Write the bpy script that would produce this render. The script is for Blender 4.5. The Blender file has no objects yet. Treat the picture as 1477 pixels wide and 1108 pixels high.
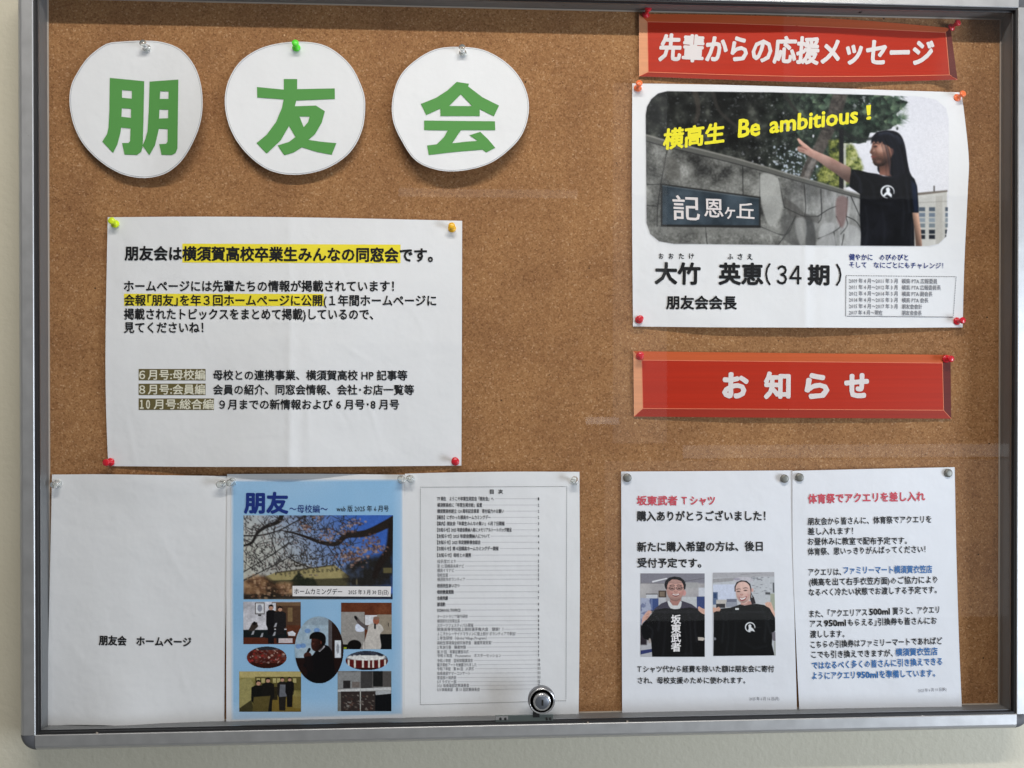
import bpy, math, random
import numpy as np
from mathutils import Matrix, Vector, Quaternion

# ------------------------------------------------------------------ camera, world, lamps, exposure
# metres; the cork face is the plane y = 0, x to the right, z up, the viewer at negative y
FPX, CX, CY = 1116.0, 738.5, 554.0
RV = np.array([0.0049, -0.0474, -0.0006]); CAM = np.array([-0.0771, -0.948, -0.0224])
def rodrigues(r):
    a = np.linalg.norm(r) + 1e-12; k = r / a
    K = np.array([[0, -k[2], k[1]], [k[2], 0, -k[0]], [-k[1], k[0], 0]])
    return np.eye(3) + math.sin(a) * K + (1 - math.cos(a)) * K @ K
ROT = rodrigues(RV) @ np.array([[1, 0, 0], [0, 0, -1], [0, 1, 0]], float)
S = bpy.context.scene
COL = S.collection
cd = bpy.data.cameras.new('camera'); cam = bpy.data.objects.new('camera', cd); COL.objects.link(cam)
M = np.eye(4); M[:3, 0] = ROT[0]; M[:3, 1] = -ROT[1]; M[:3, 2] = -ROT[2]; M[:3, 3] = CAM
cam.matrix_world = Matrix(M.tolist())
cd.sensor_width = 36; cd.lens = FPX / 1477 * 36; cd.clip_start = 0.02; cd.clip_end = 50
S.camera = cam
W = bpy.data.worlds.new('World'); S.world = W; W.use_nodes = True
# plain surroundings: a dimmer floor half and a paler ceiling half
_n = W.node_tree; _t = _n.nodes.new('ShaderNodeTexCoord'); _s = _n.nodes.new('ShaderNodeSeparateXYZ'); _r = _n.nodes.new('ShaderNodeValToRGB')
_m = _n.nodes.new('ShaderNodeMath'); _m.operation = 'MULTIPLY_ADD'; _m.inputs[1].default_value = .5; _m.inputs[2].default_value = .5
_n.links.new(_t.outputs['Generated'], _s.inputs[0]); _n.links.new(_s.outputs[2], _m.inputs[0]); _n.links.new(_m.outputs[0], _r.inputs[0]); _n.links.new(_r.outputs[0], _n.nodes['Background'].inputs[0])
_e = _r.color_ramp.elements; _e[0].position = .25; _e[0].color = (.84, .85, .84, 1); _e[1].position = .75; _e[1].color = (1.0, 1.0, 1.02, 1)
W.node_tree.nodes['Background'].inputs[1].default_value = 0.175
S.view_settings.view_transform = 'Standard'; S.view_settings.look = 'None'
S.view_settings.exposure = -0.09; S.view_settings.gamma = 1.0
S.cycles.max_bounces = 8; S.cycles.transparent_max_bounces = 12
def lamp(name, loc, target, sx, sy, power, color):
    l = bpy.data.lights.new(name, 'AREA'); l.shape = 'RECTANGLE'; l.size = sx; l.size_y = sy
    l.energy = power; l.color = color
    o = bpy.data.objects.new(name, l); COL.objects.link(o); o.location = loc
    o.rotation_euler = (Vector(target) - Vector(loc)).to_track_quat('-Z', 'Y').to_euler()
    return o
lamp('ceiling_tube_lamp', (0.05, -1.2, 1.29), (0.0, 0.0, 0.0), 1.35, 0.05, 26.5, (1.0, 0.945, 0.89))
lamp('side_window_light', (2.35, -1.35, -0.5), (0.4, 0.0, -0.3), 0.8, 1.3, 58, (0.77, 0.86, 1.0))

# ------------------------------------------------------------------ helpers
def at(px, py, h=0.0):
    """point that lies h metres in front of the cork, from a measured position on the photograph"""
    px, py, h = np.broadcast_arrays(np.asarray(px, float), np.asarray(py, float), np.asarray(h, float))
    d = np.stack([(px - CX) / FPX, (py - CY) / FPX, np.ones_like(px)], -1) @ ROT
    t = (-h - CAM[1]) / d[..., 1]
    return CAM + d * t[..., None]
def lin(c):
    c = np.asarray(c, float) / 255
    return np.where(c <= 0.04045, c / 12.92, ((c + 0.055) / 1.055) ** 2.4)
def link(name, me, mat=None, parent=None, smooth=False):
    if mat is not None: me.materials.append(mat)
    if smooth: me.polygons.foreach_set('use_smooth', [True] * len(me.polygons))
    o = bpy.data.objects.new(name, me); COL.objects.link(o)
    if parent is not None: o.parent = parent
    return o
def mesh(name, V, F, mat=None, parent=None, smooth=False, origin=None):
    V = np.asarray(V, float)
    if origin is None and parent is not None: origin = ROOT_LOC.get(parent.name, (0, 0, 0))
    if origin is not None: V = V - np.asarray(origin)
    me = bpy.data.meshes.new(name)
    F = np.asarray(F) if not isinstance(F, list) else F
    me.from_pydata(V.tolist(), [], F.tolist() if isinstance(F, np.ndarray) else F); me.update()
    return link(name, me, mat, parent, smooth)
ROOT_LOC = {}
def thing(name, label, cat, loc, group=None):
    o = bpy.data.objects.new(name, None); COL.objects.link(o); o.location = [float(v) for v in loc]; o.empty_display_size = 0.02
    o['label'] = label; o['category'] = cat
    if group: o['group'] = group
    ROOT_LOC[o.name] = tuple(float(v) for v in loc)
    return o
class Geo:
    def __init__(s): s.V = []; s.F = []
    def add(s, V, F):
        n = len(s.V); s.V += [tuple(v) for v in V]; s.F += [tuple(i + n for i in f) for f in F]
    def box(s, a, b):
        x0, y0, z0 = a; x1, y1, z1 = b
        s.add([(x0,y0,z0),(x1,y0,z0),(x1,y1,z0),(x0,y1,z0),(x0,y0,z1),(x1,y0,z1),(x1,y1,z1),(x0,y1,z1)],
              [(0,3,2,1),(4,5,6,7),(0,1,5,4),(1,2,6,5),(2,3,7,6),(3,0,4,7)])
    def lathe(s, prof, n=20, axis='y', c=(0,0,0)):
        """prof: (radius, distance) pairs; distance runs towards the viewer (-y)"""
        V = []; F = []
        for r, d in prof:
            for k in range(n):
                a = 2 * math.pi * k / n
                V.append((c[0] + r * math.cos(a), c[1] - d, c[2] + r * math.sin(a)))
        for i in range(len(prof) - 1):
            for k in range(n):
                k2 = (k + 1) % n
                F.append((i*n+k, (i+1)*n+k, (i+1)*n+k2, i*n+k2))
        V.append((c[0], c[1] - prof[-1][1], c[2])); e = len(V) - 1; b = (len(prof) - 1) * n
        for k in range(n): F.append((b+k, e, b+(k+1) % n))
        V.append((c[0], c[1] - prof[0][1], c[2])); e = len(V) - 1
        for k in range(n): F.append((k, (k+1) % n, e))
        s.add(V, F)
    def build(s, name, mat, parent=None, smooth=False): return mesh(name, s.V, s.F, mat, parent, smooth)

# unseen lamps added behind the viewer, only to put faint reflections in the glass
def reflected(name, box, radiance, y=-3.2, gy=-.029):
    x0, y0, x1, y1 = box; pts = []
    for px, py in ((x0, y0), (x1, y0), (x1, y1), (x0, y1)):
        g = at(px, py, -gy); c = CAM.copy(); c[1] = 2*gy - CAM[1]; d = g - c; pts.append(Vector(c + d * ((y - c[1]) / d[1])))
    ctr = sum(pts, Vector()) / 4; sx = (pts[1] - pts[0]).length; sy = (pts[3] - pts[0]).length
    o = lamp(name, ctr, ctr + Vector((0, 1, 0)), sx, sy, radiance * math.pi * sx * sy, (.93, .97, 1.0)); return o
for nm, bx_, rad in (('added_band_lamp', (985, 641, 1500, 660), 1.6), ('added_band_lamp', (872, 662, 1500, 894), .60), ('added_strip_lamp', (575, 273, 833, 285), 1.2), ('added_strip_lamp', (845, 602, 893, 612), 3.0), ('added_patch_lamp', (884, 120, 962, 640), .75), ('added_patch_lamp', (1130, -60, 1500, 289), .40)):
    reflected(nm, bx_, rad)

# ------------------------------------------------------------------ materials
def mat(name, rgb=(.8,.8,.8), rough=.6, metal=0.0, **kw):
    m = bpy.data.materials.new(name); m.use_nodes = True
    b = m.node_tree.nodes['Principled BSDF']
    b.inputs['Base Color'].default_value = (*rgb, 1); b.inputs['Roughness'].default_value = rough; b.inputs['Metallic'].default_value = metal
    for k, v in kw.items(): b.inputs[k].default_value = v
    return m, m.node_tree, b
def nd(nt, t, **kw):
    n = nt.nodes.new(t)
    for k, v in kw.items():
        if k in n.inputs.keys(): n.inputs[k].default_value = v
        else: setattr(n, k, v)
    return n
def ramp(nt, fac, stops):
    r = nt.nodes.new('ShaderNodeValToRGB'); e = r.color_ramp.elements
    while len(e) < len(stops): e.new(.5)
    for i, (p, c) in enumerate(stops): e[i].position = p; e[i].color = (*c, 1)
    nt.links.new(fac, r.inputs[0]); return r
def mix(nt, fac, a, b, mode='MIX'):
    m = nt.nodes.new('ShaderNodeMix'); m.data_type = 'RGBA'; m.blend_type = mode
    for s, v in ((0, fac), (6, a), (7, b)):
        if hasattr(v, 'links'): nt.links.new(v, m.inputs[s])
        elif s == 0: m.inputs[0].default_value = v
        else: m.inputs[s].default_value = (*v, 1)
    return m.outputs[2]
def coords(nt):
    g = nt.nodes.new('ShaderNodeNewGeometry'); return g.outputs['Position']
def bump(nt, b, h, dist, strength=1.0):
    n = nd(nt, 'ShaderNodeBump', Distance=dist, Strength=strength); nt.links.new(h, n.inputs['Height']); nt.links.new(n.outputs[0], b.inputs['Normal'])

def paper_mat(name, rgb, rough=.62, mottled=.04, spec=.3):
    m, nt, b = mat(name, rgb, rough); b.inputs['Specular IOR Level'].default_value = spec
    P = coords(nt)
    n1 = nd(nt, 'ShaderNodeTexNoise', Scale=9.0, Detail=4.0); nt.links.new(P, n1.inputs[0])
    n2 = nd(nt, 'ShaderNodeTexNoise', Scale=900.0, Detail=2.0); nt.links.new(P, n2.inputs[0])
    r = ramp(nt, n1.outputs[0], [(.3, tuple(c * (1 - mottled) for c in rgb)), (.7, rgb)])
    nt.links.new(r.outputs[0], b.inputs['Base Color'])
    n3 = nd(nt, 'ShaderNodeTexNoise', Scale=26.0, Detail=3.0); nt.links.new(P, n3.inputs[0])
    ad = nd(nt, 'ShaderNodeMath', operation='MULTIPLY_ADD'); nt.links.new(n3.outputs[0], ad.inputs[0]); ad.inputs[1].default_value = 24.0
    nt.links.new(n2.outputs[0], ad.inputs[2])
    bump(nt, b, ad.outputs[0], .00006)
    return m
PAPER = paper_mat('white_paper', (.80, .80, .81))
PAPER_COOL = paper_mat('bright_white_paper', (.80, .81, .85))
def ink(name, srgb, rough=.6): return mat(name, tuple(lin(srgb)), rough, **{'Specular IOR Level': .15})[0]
BLACK = ink('black_ink', (28, 28, 30)); GREY = ink('grey_ink', (120, 120, 126)); DGREY = ink('dark_grey_ink', (66, 66, 72))
GREEN = ink('green_ink', (88, 150, 76)); WHITEINK = ink('unprinted_white', (236, 232, 232)); CREAM = ink('cream_lettering', (226, 222, 202))
NAVY = ink('navy_ink', (26, 48, 122)); BLUE = ink('blue_ink', (40, 78, 150)); CYANB = ink('steel_blue_ink', (58, 112, 172)); RED = ink('rose_red_ink', (206, 78, 92))
YEL = ink('yellow_ink', (238, 226, 48)); HIGHL = ink('yellow_highlight', (240, 222, 58)); OLIVE = ink('olive_band', (104, 94, 58))
SKIN = None
def print_mat(name, rough=.42):
    m, nt, b = mat(name, rough=rough); b.inputs['Specular IOR Level'].default_value = .08; a = nd(nt, 'ShaderNodeAttribute', attribute_name='print')
    P = coords(nt); n = nd(nt, 'ShaderNodeTexNoise', Scale=700.0, Detail=2.0); nt.links.new(P, n.inputs[0])
    r = ramp(nt, n.outputs[0], [(.3, (.93,.93,.93)), (.7, (1,1,1))])
    nt.links.new(mix(nt, 1.0, a.outputs['Color'], r.outputs[0], 'MULTIPLY'), b.inputs['Base Color'])
    return m
PRINT = print_mat('inkjet_photo_print')
PRINT_MATT = print_mat('matt_colour_print', .55)

def cork_mat():
    m, nt, b = mat('cork', rough=.85); b.inputs['Specular IOR Level'].default_value = .25
    P = coords(nt)
    v = nd(nt, 'ShaderNodeTexVoronoi', Scale=560.0); nt.links.new(P, v.inputs['Vector'])
    sep = nt.nodes.new('ShaderNodeSeparateColor'); nt.links.new(v.outputs['Color'], sep.inputs[0])
    r = ramp(nt, sep.outputs[0], [(0.0, (.235,.107,.040)), (.12, (.30,.144,.057)), (.6, (.358,.181,.075)), (.93, (.405,.216,.095)), (1.0, (.49,.29,.155))])
    n1 = nd(nt, 'ShaderNodeTexNoise', Scale=14.0, Detail=3.0); nt.links.new(P, n1.inputs[0])
    r1 = ramp(nt, n1.outputs[0], [(.35, (.86,.83,.81)), (.65, (1.06,1.06,1.03))])
    c = mix(nt, 1.0, r.outputs[0], r1.outputs[0], 'MULTIPLY')
    vb = nd(nt, 'ShaderNodeTexVoronoi', Scale=260.0); nt.links.new(P, vb.inputs['Vector']); sb = nt.nodes.new('ShaderNodeSeparateColor'); nt.links.new(vb.outputs['Color'], sb.inputs[0])
    rb = ramp(nt, sb.outputs[1], [(.0, (.80,.77,.74)), (.5, (1,1,1)), (1.0, (1.12,1.13,1.15))]); c = mix(nt, .38, c, rb.outputs[0], 'MULTIPLY')
    v2 = nd(nt, 'ShaderNodeTexVoronoi', Scale=210.0); nt.links.new(P, v2.inputs['Vector'])
    n2 = nd(nt, 'ShaderNodeTexNoise', Scale=60.0, Detail=2.0); nt.links.new(P, n2.inputs[0])
    ad = nd(nt, 'ShaderNodeMath', operation='ADD'); nt.links.new(v2.outputs['Distance'], ad.inputs[0]); nt.links.new(n2.outputs[0], ad.inputs[1])
    r2 = ramp(nt, ad.outputs[0], [(.42, (1,1,1)), (.50, (0,0,0))])
    c = mix(nt, r2.outputs[0], c, (.13,.05,.018))
    v3 = nd(nt, 'ShaderNodeTexVoronoi', Scale=150.0); nt.links.new(P, v3.inputs['Vector'])
    n3 = nd(nt, 'ShaderNodeTexNoise', Scale=37.0, Detail=1.0); nt.links.new(P, n3.inputs[0])
    ad3 = nd(nt, 'ShaderNodeMath', operation='ADD'); nt.links.new(v3.outputs['Distance'], ad3.inputs[0]); nt.links.new(n3.outputs[0], ad3.inputs[1])
    r3 = ramp(nt, ad3.outputs[0], [(.40, (1,1,1)), (.46, (0,0,0))])
    c = mix(nt, r3.outputs[0], c, (.58,.38,.21))
    n4 = nd(nt, 'ShaderNodeTexNoise', Scale=520.0, Detail=4.0, Roughness=.7); nt.links.new(P, n4.inputs[0])
    r4 = ramp(nt, n4.outputs[0], [(.3, (.76,.73,.70)), (.7, (1.16,1.16,1.16))])
    c = mix(nt, 1.0, c, r4.outputs[0], 'MULTIPLY')
    v5 = nd(nt, 'ShaderNodeTexVoronoi', Scale=34.0); nt.links.new(P, v5.inputs['Vector'])       # old pin holes
    r5 = ramp(nt, v5.outputs['Distance'], [(.030, (1,1,1)), (.046, (0,0,0))])
    c = mix(nt, r5.outputs[0], c, (.05,.022,.010))
    nt.links.new(c, b.inputs['Base Color'])
    bump(nt, b, n4.outputs[0], .0006, .7)
    return m
CORK = cork_mat()
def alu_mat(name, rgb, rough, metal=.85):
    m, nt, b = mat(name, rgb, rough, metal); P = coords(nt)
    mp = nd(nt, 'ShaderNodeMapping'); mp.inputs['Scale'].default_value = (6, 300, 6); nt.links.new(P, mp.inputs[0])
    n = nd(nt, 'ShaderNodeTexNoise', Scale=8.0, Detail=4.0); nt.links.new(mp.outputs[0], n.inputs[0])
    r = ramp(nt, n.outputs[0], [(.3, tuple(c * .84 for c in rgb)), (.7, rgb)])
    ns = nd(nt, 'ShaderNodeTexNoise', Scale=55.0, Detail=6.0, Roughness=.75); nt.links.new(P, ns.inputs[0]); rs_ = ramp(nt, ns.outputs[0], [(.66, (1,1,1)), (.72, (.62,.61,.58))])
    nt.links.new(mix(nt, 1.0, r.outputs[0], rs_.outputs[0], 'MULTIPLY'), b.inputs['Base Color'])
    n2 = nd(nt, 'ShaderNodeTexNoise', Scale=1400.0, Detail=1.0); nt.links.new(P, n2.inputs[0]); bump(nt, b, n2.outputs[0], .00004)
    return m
ALU = alu_mat('anodised_aluminium', (.665, .668, .66), .48)
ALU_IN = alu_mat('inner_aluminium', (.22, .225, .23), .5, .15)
CAP = mat('grey_plastic', (.10, .105, .115), .5)[0]
RUBBER = mat('black_rubber', (.012, .012, .013), .6)[0]
CHROME = mat('chrome', (.62, .62, .64), .12, 1.0)[0]
STEEL = mat('brushed_steel', (.45, .45, .46), .35, 1.0)[0]
STEEL2 = mat('satin_chrome', (.86, .86, .86), .2, .9)[0]; GUN = mat('gunmetal_dark_reflection', (.24, .24, .25), .32, .8)[0]; PLUG = mat('plug_metal', (.30, .33, .38), .35, .9)[0]  # gunmetal; in the lock groove its dark tone stands for a reflection
CLIPM = mat('clip_metal', (.20, .235, .225), .35, .8)[0]
DARK = mat('dark_slot', (.006, .006, .006), .6)[0]
BEAD = mat('pale_bead', (.42, .36, .30), .5)[0]
def glass_mat():
    m = bpy.data.materials.new('pane_glass'); m.use_nodes = True; nt = m.node_tree; nt.nodes.clear()
    out = nt.nodes.new('ShaderNodeOutputMaterial'); t = nt.nodes.new('ShaderNodeBsdfTransparent'); g = nt.nodes.new('ShaderNodeBsdfGlossy')
    t.inputs[0].default_value = (.975, .985, .98, 1); g.inputs['Roughness'].default_value = .02
    lw = nt.nodes.new('ShaderNodeLayerWeight'); lw.inputs['Blend'].default_value = .5
    pw = nd(nt, 'ShaderNodeMath', operation='POWER'); nt.links.new(lw.outputs['Facing'], pw.inputs[0]); pw.inputs[1].default_value = 5.0
    f = nd(nt, 'ShaderNodeMath', operation='MULTIPLY_ADD'); nt.links.new(pw.outputs[0], f.inputs[0]); f.inputs[1].default_value = .92; f.inputs[2].default_value = .030
    mx = nt.nodes.new('ShaderNodeMixShader')
    nt.links.new(f.outputs[0], mx.inputs[0]); nt.links.new(t.outputs[0], mx.inputs[1]); nt.links.new(g.outputs[0], mx.inputs[2]); nt.links.new(mx.outputs[0], out.inputs[0])
    return m
GLASS = glass_mat()
def wall_mat():
    m, nt, b = mat('painted_wall', rough=.7); P = coords(nt)
    n = nd(nt, 'ShaderNodeTexNoise', Scale=5.0, Detail=5.0); nt.links.new(P, n.inputs[0])
    r = ramp(nt, n.outputs[0], [(.3, (.64,.605,.475)), (.7, (.68,.645,.515))]); n3 = nd(nt, 'ShaderNodeTexNoise', Scale=42.0, Detail=8.0, Roughness=.8); nt.links.new(P, n3.inputs[0]); r3 = ramp(nt, n3.outputs[0], [(.68, (1,1,1)), (.76, (.72,.69,.62))])
    nt.links.new(mix(nt, 1.0, r.outputs[0], r3.outputs[0], 'MULTIPLY'), b.inputs['Base Color'])
    n2 = nd(nt, 'ShaderNodeTexNoise', Scale=160.0, Detail=4.0); nt.links.new(P, n2.inputs[0]); bump(nt, b, n2.outputs[0], .0006)
    return m

# ------------------------------------------------------------------ the wall and the notice board
WY = 0.010                                     # wall plane
g = Geo(); g.add([(-3, WY, -2.2), (3, WY, -2.2), (3, WY, 2.2), (-3, WY, 2.2)], [(0, 1, 2, 3)])
wall = g.build('wall', wall_mat()); wall['kind'] = 'structure'
BW, BH, LIP = 1.165, 0.8603, 0.0355
X1, Z1 = BW / 2, BH / 2
board = thing('notice_board', 'wall notice board with brown cork, silver aluminium frame, glass front and round lock', 'notice board', (0, 0, -Z1))
CI = -0.0027
g = Geo(); g.box((-X1 + CI, 0, -Z1 + CI), (X1 - CI, .006, Z1 - CI)); g.build('cork_panel', CORK, board)
PROF = [(0.0, .024), (0.0, .0355), (.0006, .0362), (.0125, .0362), (.0150, .0355), (.0172, .0338), (.0190, .0312), (.0201, .028), (.0205, .024), (.0205, -WY)]
def rail(side):
    V = []; n = len(PROF)
    for e in (0, 1):
        for o, d in PROF:
            if side in 'LR':
                x = (X1 + o) * (1 if side == 'R' else -1); V.append((x, -d, -Z1 if e == 0 else Z1))
            else:
                z = (Z1 + o) * (1 if side == 'T' else -1); V.append((-X1 if e == 0 else X1, -d, z))
    F = [(i, i + 1, n + i + 1, n + i) for i in range(n - 1)]
    if side in 'LT': F = [f[::-1] for f in F]
    F.append(tuple(range(n))); F.append(tuple(range(2 * n - 1, n - 1, -1)))
    o = mesh('frame_rail', V, F, ALU, board, False)
    return o
for sd in 'LRTB': rail(sd)
for sx in (-1, 1):
    for sz in (-1, 1):
        V = []; F = []; prof = [(max(o - .0002, 0), d - .0004) for o, d in PROF[1:]]; n = len(prof); K = 14
        for k in range(K + 1):
            a = math.pi / 2 * k / K
            for o, d in prof: V.append((sx * (X1 + .0003 + o * math.cos(a)), -d, sz * (Z1 + .0003 + o * math.sin(a))))
        for k in range(K):
            for i in range(n - 1):
                f = (k*n+i, k*n+i+1, (k+1)*n+i+1, (k+1)*n+i); F.append(f if sx * sz > 0 else f[::-1])
        mesh('corner_cap', V, F, CAP, board, True)
def ring(name, ins0, d0, ins1, d1, m, th=None):
    """four-sided band running from inset ins0 at depth d0 to inset ins1 at depth d1"""
    out = []
    a = [(-X1+ins0, -d0, -Z1+ins0), (X1-ins0, -d0, -Z1+ins0), (X1-ins0, -d0, Z1-ins0), (-X1+ins0, -d0, Z1-ins0)]
    b = [(-X1+ins1, -d1, -Z1+ins1), (X1-ins1, -d1, -Z1+ins1), (X1-ins1, -d1, Z1-ins1), (-X1+ins1, -d1, Z1-ins1)]
    return a, b
def band(name, pts, m):
    V = []; F = []
    for ins, d in pts: V += [(-X1+ins, -d, -Z1+ins), (X1-ins, -d, -Z1+ins), (X1-ins, -d, Z1-ins), (-X1+ins, -d, Z1-ins)]
    for i in range(len(pts) - 1):
        for k in range(4): F.append((4*i+k, 4*i+(k+1) % 4, 4*i+4+(k+1) % 4, 4*i+4+k))
    return mesh(name, V, F, m, board)
band('glazing_gasket', [(.0000, .0346), (.0022, .0342), (.0024, .0312), (.0000, .0308)], RUBBER)
band('glass_bead', [(.0000, .0300), (.0034, .0300), (.0034, .0292)], STEEL)
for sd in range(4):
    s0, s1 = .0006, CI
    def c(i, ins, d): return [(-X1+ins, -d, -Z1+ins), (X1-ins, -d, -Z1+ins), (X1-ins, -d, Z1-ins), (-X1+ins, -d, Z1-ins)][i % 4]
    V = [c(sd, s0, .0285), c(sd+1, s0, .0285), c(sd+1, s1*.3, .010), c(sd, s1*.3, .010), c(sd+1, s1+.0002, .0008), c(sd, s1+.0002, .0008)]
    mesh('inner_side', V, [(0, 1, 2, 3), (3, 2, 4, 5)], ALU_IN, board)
band('cork_bead', [(CI + .0001, .0016), (CI + .0012, .0012), (CI + .0014, .0001)], BEAD)
g = Geo(); g.add([(-X1, -.0290, -Z1), (X1, -.0290, -Z1), (X1, -.0290, Z1), (-X1, -.0290, Z1)], [(0, 1, 2, 3)])
g.build('glass_pane', GLASS, board)
def screw(px, py, h, nrm):
    p = at(px, py, h); g = Geo(); g.lathe([(.0021, 0), (.0021, .0008), (.0012, .0013)], 12)
    q = Vector((0, -1, 0)).rotation_difference(Vector(nrm)).to_matrix(); V = [q @ Vector(v) + Vector(p) for v in g.V]
    mesh('screw', [tuple(v) for v in V], g.F, DARK, board)
for px, py in ((848, 1042.6), (905, 1040.8), (140, 1057.6)):
    p = at(px, py, .0352); g = Geo(); g.box((p[0]-.0012, -.0358, p[2]-.0007), (p[0]+.0010, -.0346, p[2]+.0008)); g.build('paint_chip', BEAD, board)
screw(1241, 17, .015, (0, 0, -1)); screw(1457, 443, .014, (-1, 0, 0)); screw(58, 441, .016, (1, 0, 0))
# lock: escutcheon, barrel, keyhole, clip under it
L0 = at(781.3, 1010.5, .036)
def lockpart(name, prof, m, n=40, smooth=True, y=0.0, parent=board, off=(0, 0)):
    g = Geo(); g.lathe(prof, n, c=(L0[0] + off[0], -.0292 - y, L0[2] + off[1])); return g.build(name, m, parent, smooth)
lk = lockpart('lock', [(.0152, 0), (.0161, .0015), (.0161, .0068), (.0158, .0078), (.0150, .0084), (.0142, .0084), (.0136, .0078), (.0132, .0072)], GUN)
ROOT_LOC[lk.name] = ROOT_LOC[board.name]
lockpart('lock_rim', [(.0151, .0080), (.0151, .0090), (.0142, .0092), (.0137, .0088), (.0137, .0080)], STEEL2, parent=lk)
lockpart('lock_recess', [(.0136, .0072), (.0136, .0076), (.0110, .0080), (.0104, .0080)], GUN, parent=lk)  # dark reflection of the groove is put into the metal colour
ROOT_LOC[lk.name] = ROOT_LOC[board.name]
lockpart('lock_barrel', [(.0104, .0), (.0104, .0110), (.0100, .0120), (.0090, .0127), (.0082, .0124)], STEEL2, parent=lk)
lockpart('lock_plug', [(.0080, .0), (.0080, .0124), (.0076, .0127)], PLUG, parent=lk, y=.0004)
gx, gz = L0[0] + .0004, L0[2]; yk = -.0292 - .0130
g = Geo(); g.box((gx - .0011, yk - .0005, gz - .0034), (gx + .0011, yk + .0004, gz + .0034)); g.build('keyhole', DARK, lk)
a, b_ = at(714.5, 1031.5, .0300), at(797.5, 1041.5, .0300)
g = Geo(); g.box((a[0], -.0325, b_[2]), (b_[0], -.0305, a[2])); g.box((a[0], -.0318, b_[2] - .0012), (b_[0], -.0297, b_[2]+.0001)); g.build('lock_clip', CLIPM, board)
g = Geo(); g.box((a[0] + .0004, -.0329, b_[2] + .0052), (a[0] + .0150, -.0324, a[2] - .0004)); g.build('clip_end', STEEL2, board)
for px in (722, 729, 789, 794):
    p = at(px, 1037, .033); g = Geo(); g.lathe([(.0016, 0), (.0016, .0008), (.0008, .0012)], 10, c=(p[0], -.0325, p[2])); g.build('clip_screw', DARK, board)
a, b_ = at(768.5, 1026, .0300), at(778, 1033, .0300)
g = Geo(); g.box((a[0], -.0335, b_[2]), (b_[0], -.0297, a[2])); g.build('lock_tab', DARK, board)

# ------------------------------------------------------------------ sheets of paper
def resample(pts, n, closed=False):
    p = np.asarray(pts, float)
    if closed: p = np.vstack([p[-1], p, p[0], p[1]])
    elif len(p) == 2:
        t = np.linspace(0, 1, n)[:, None]; return p[0] * (1 - t) + p[1] * t
    else: p = np.vstack([2 * p[0] - p[1], p, 2 * p[-1] - p[-2]])
    seg = len(p) - 3; out = []
    L = [np.linalg.norm(p[i+2] - p[i+1]) for i in range(seg)]; cum = np.concatenate([[0], np.cumsum(L)])
    for s in np.linspace(0, cum[-1], n, endpoint=not closed):
        i = min(int(np.searchsorted(cum, s, side='right')) - 1, seg - 1); t = (s - cum[i]) / L[i]
        a, b, c, d = p[i], p[i+1], p[i+2], p[i+3]
        out.append(.5 * ((2*b) + (-a+c)*t + (2*a-5*b+4*c-d)*t*t + (-a+3*b-3*c+d)*t**3))
    return np.array(out)
def coons(T, R, B, L, nu, nv):
    """T left>right, R top>bottom, B left>right, L top>bottom; polylines in picture units"""
    T, B = resample(T, nu), resample(B, nu); L, R = resample(L, nv), resample(R, nv)
    u = np.linspace(0, 1, nu)[None, :, None]; v = np.linspace(0, 1, nv)[:, None, None]
    S_ = (1-v)*T[None] + v*B[None] + (1-u)*L[:, None] + u*R[:, None]
    S_ -= (1-u)*(1-v)*T[0] + u*(1-v)*T[-1] + (1-u)*v*B[0] + u*v*B[-1]
    return S_
def gridfaces(nu, nv, off=0):
    i = np.arange(nu - 1)[None, :] + nu * np.arange(nv - 1)[:, None]
    return (np.stack([i, i + nu, i + nu + 1, i + 1], -1).reshape(-1, 4) + off)
TH = .00018
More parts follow.
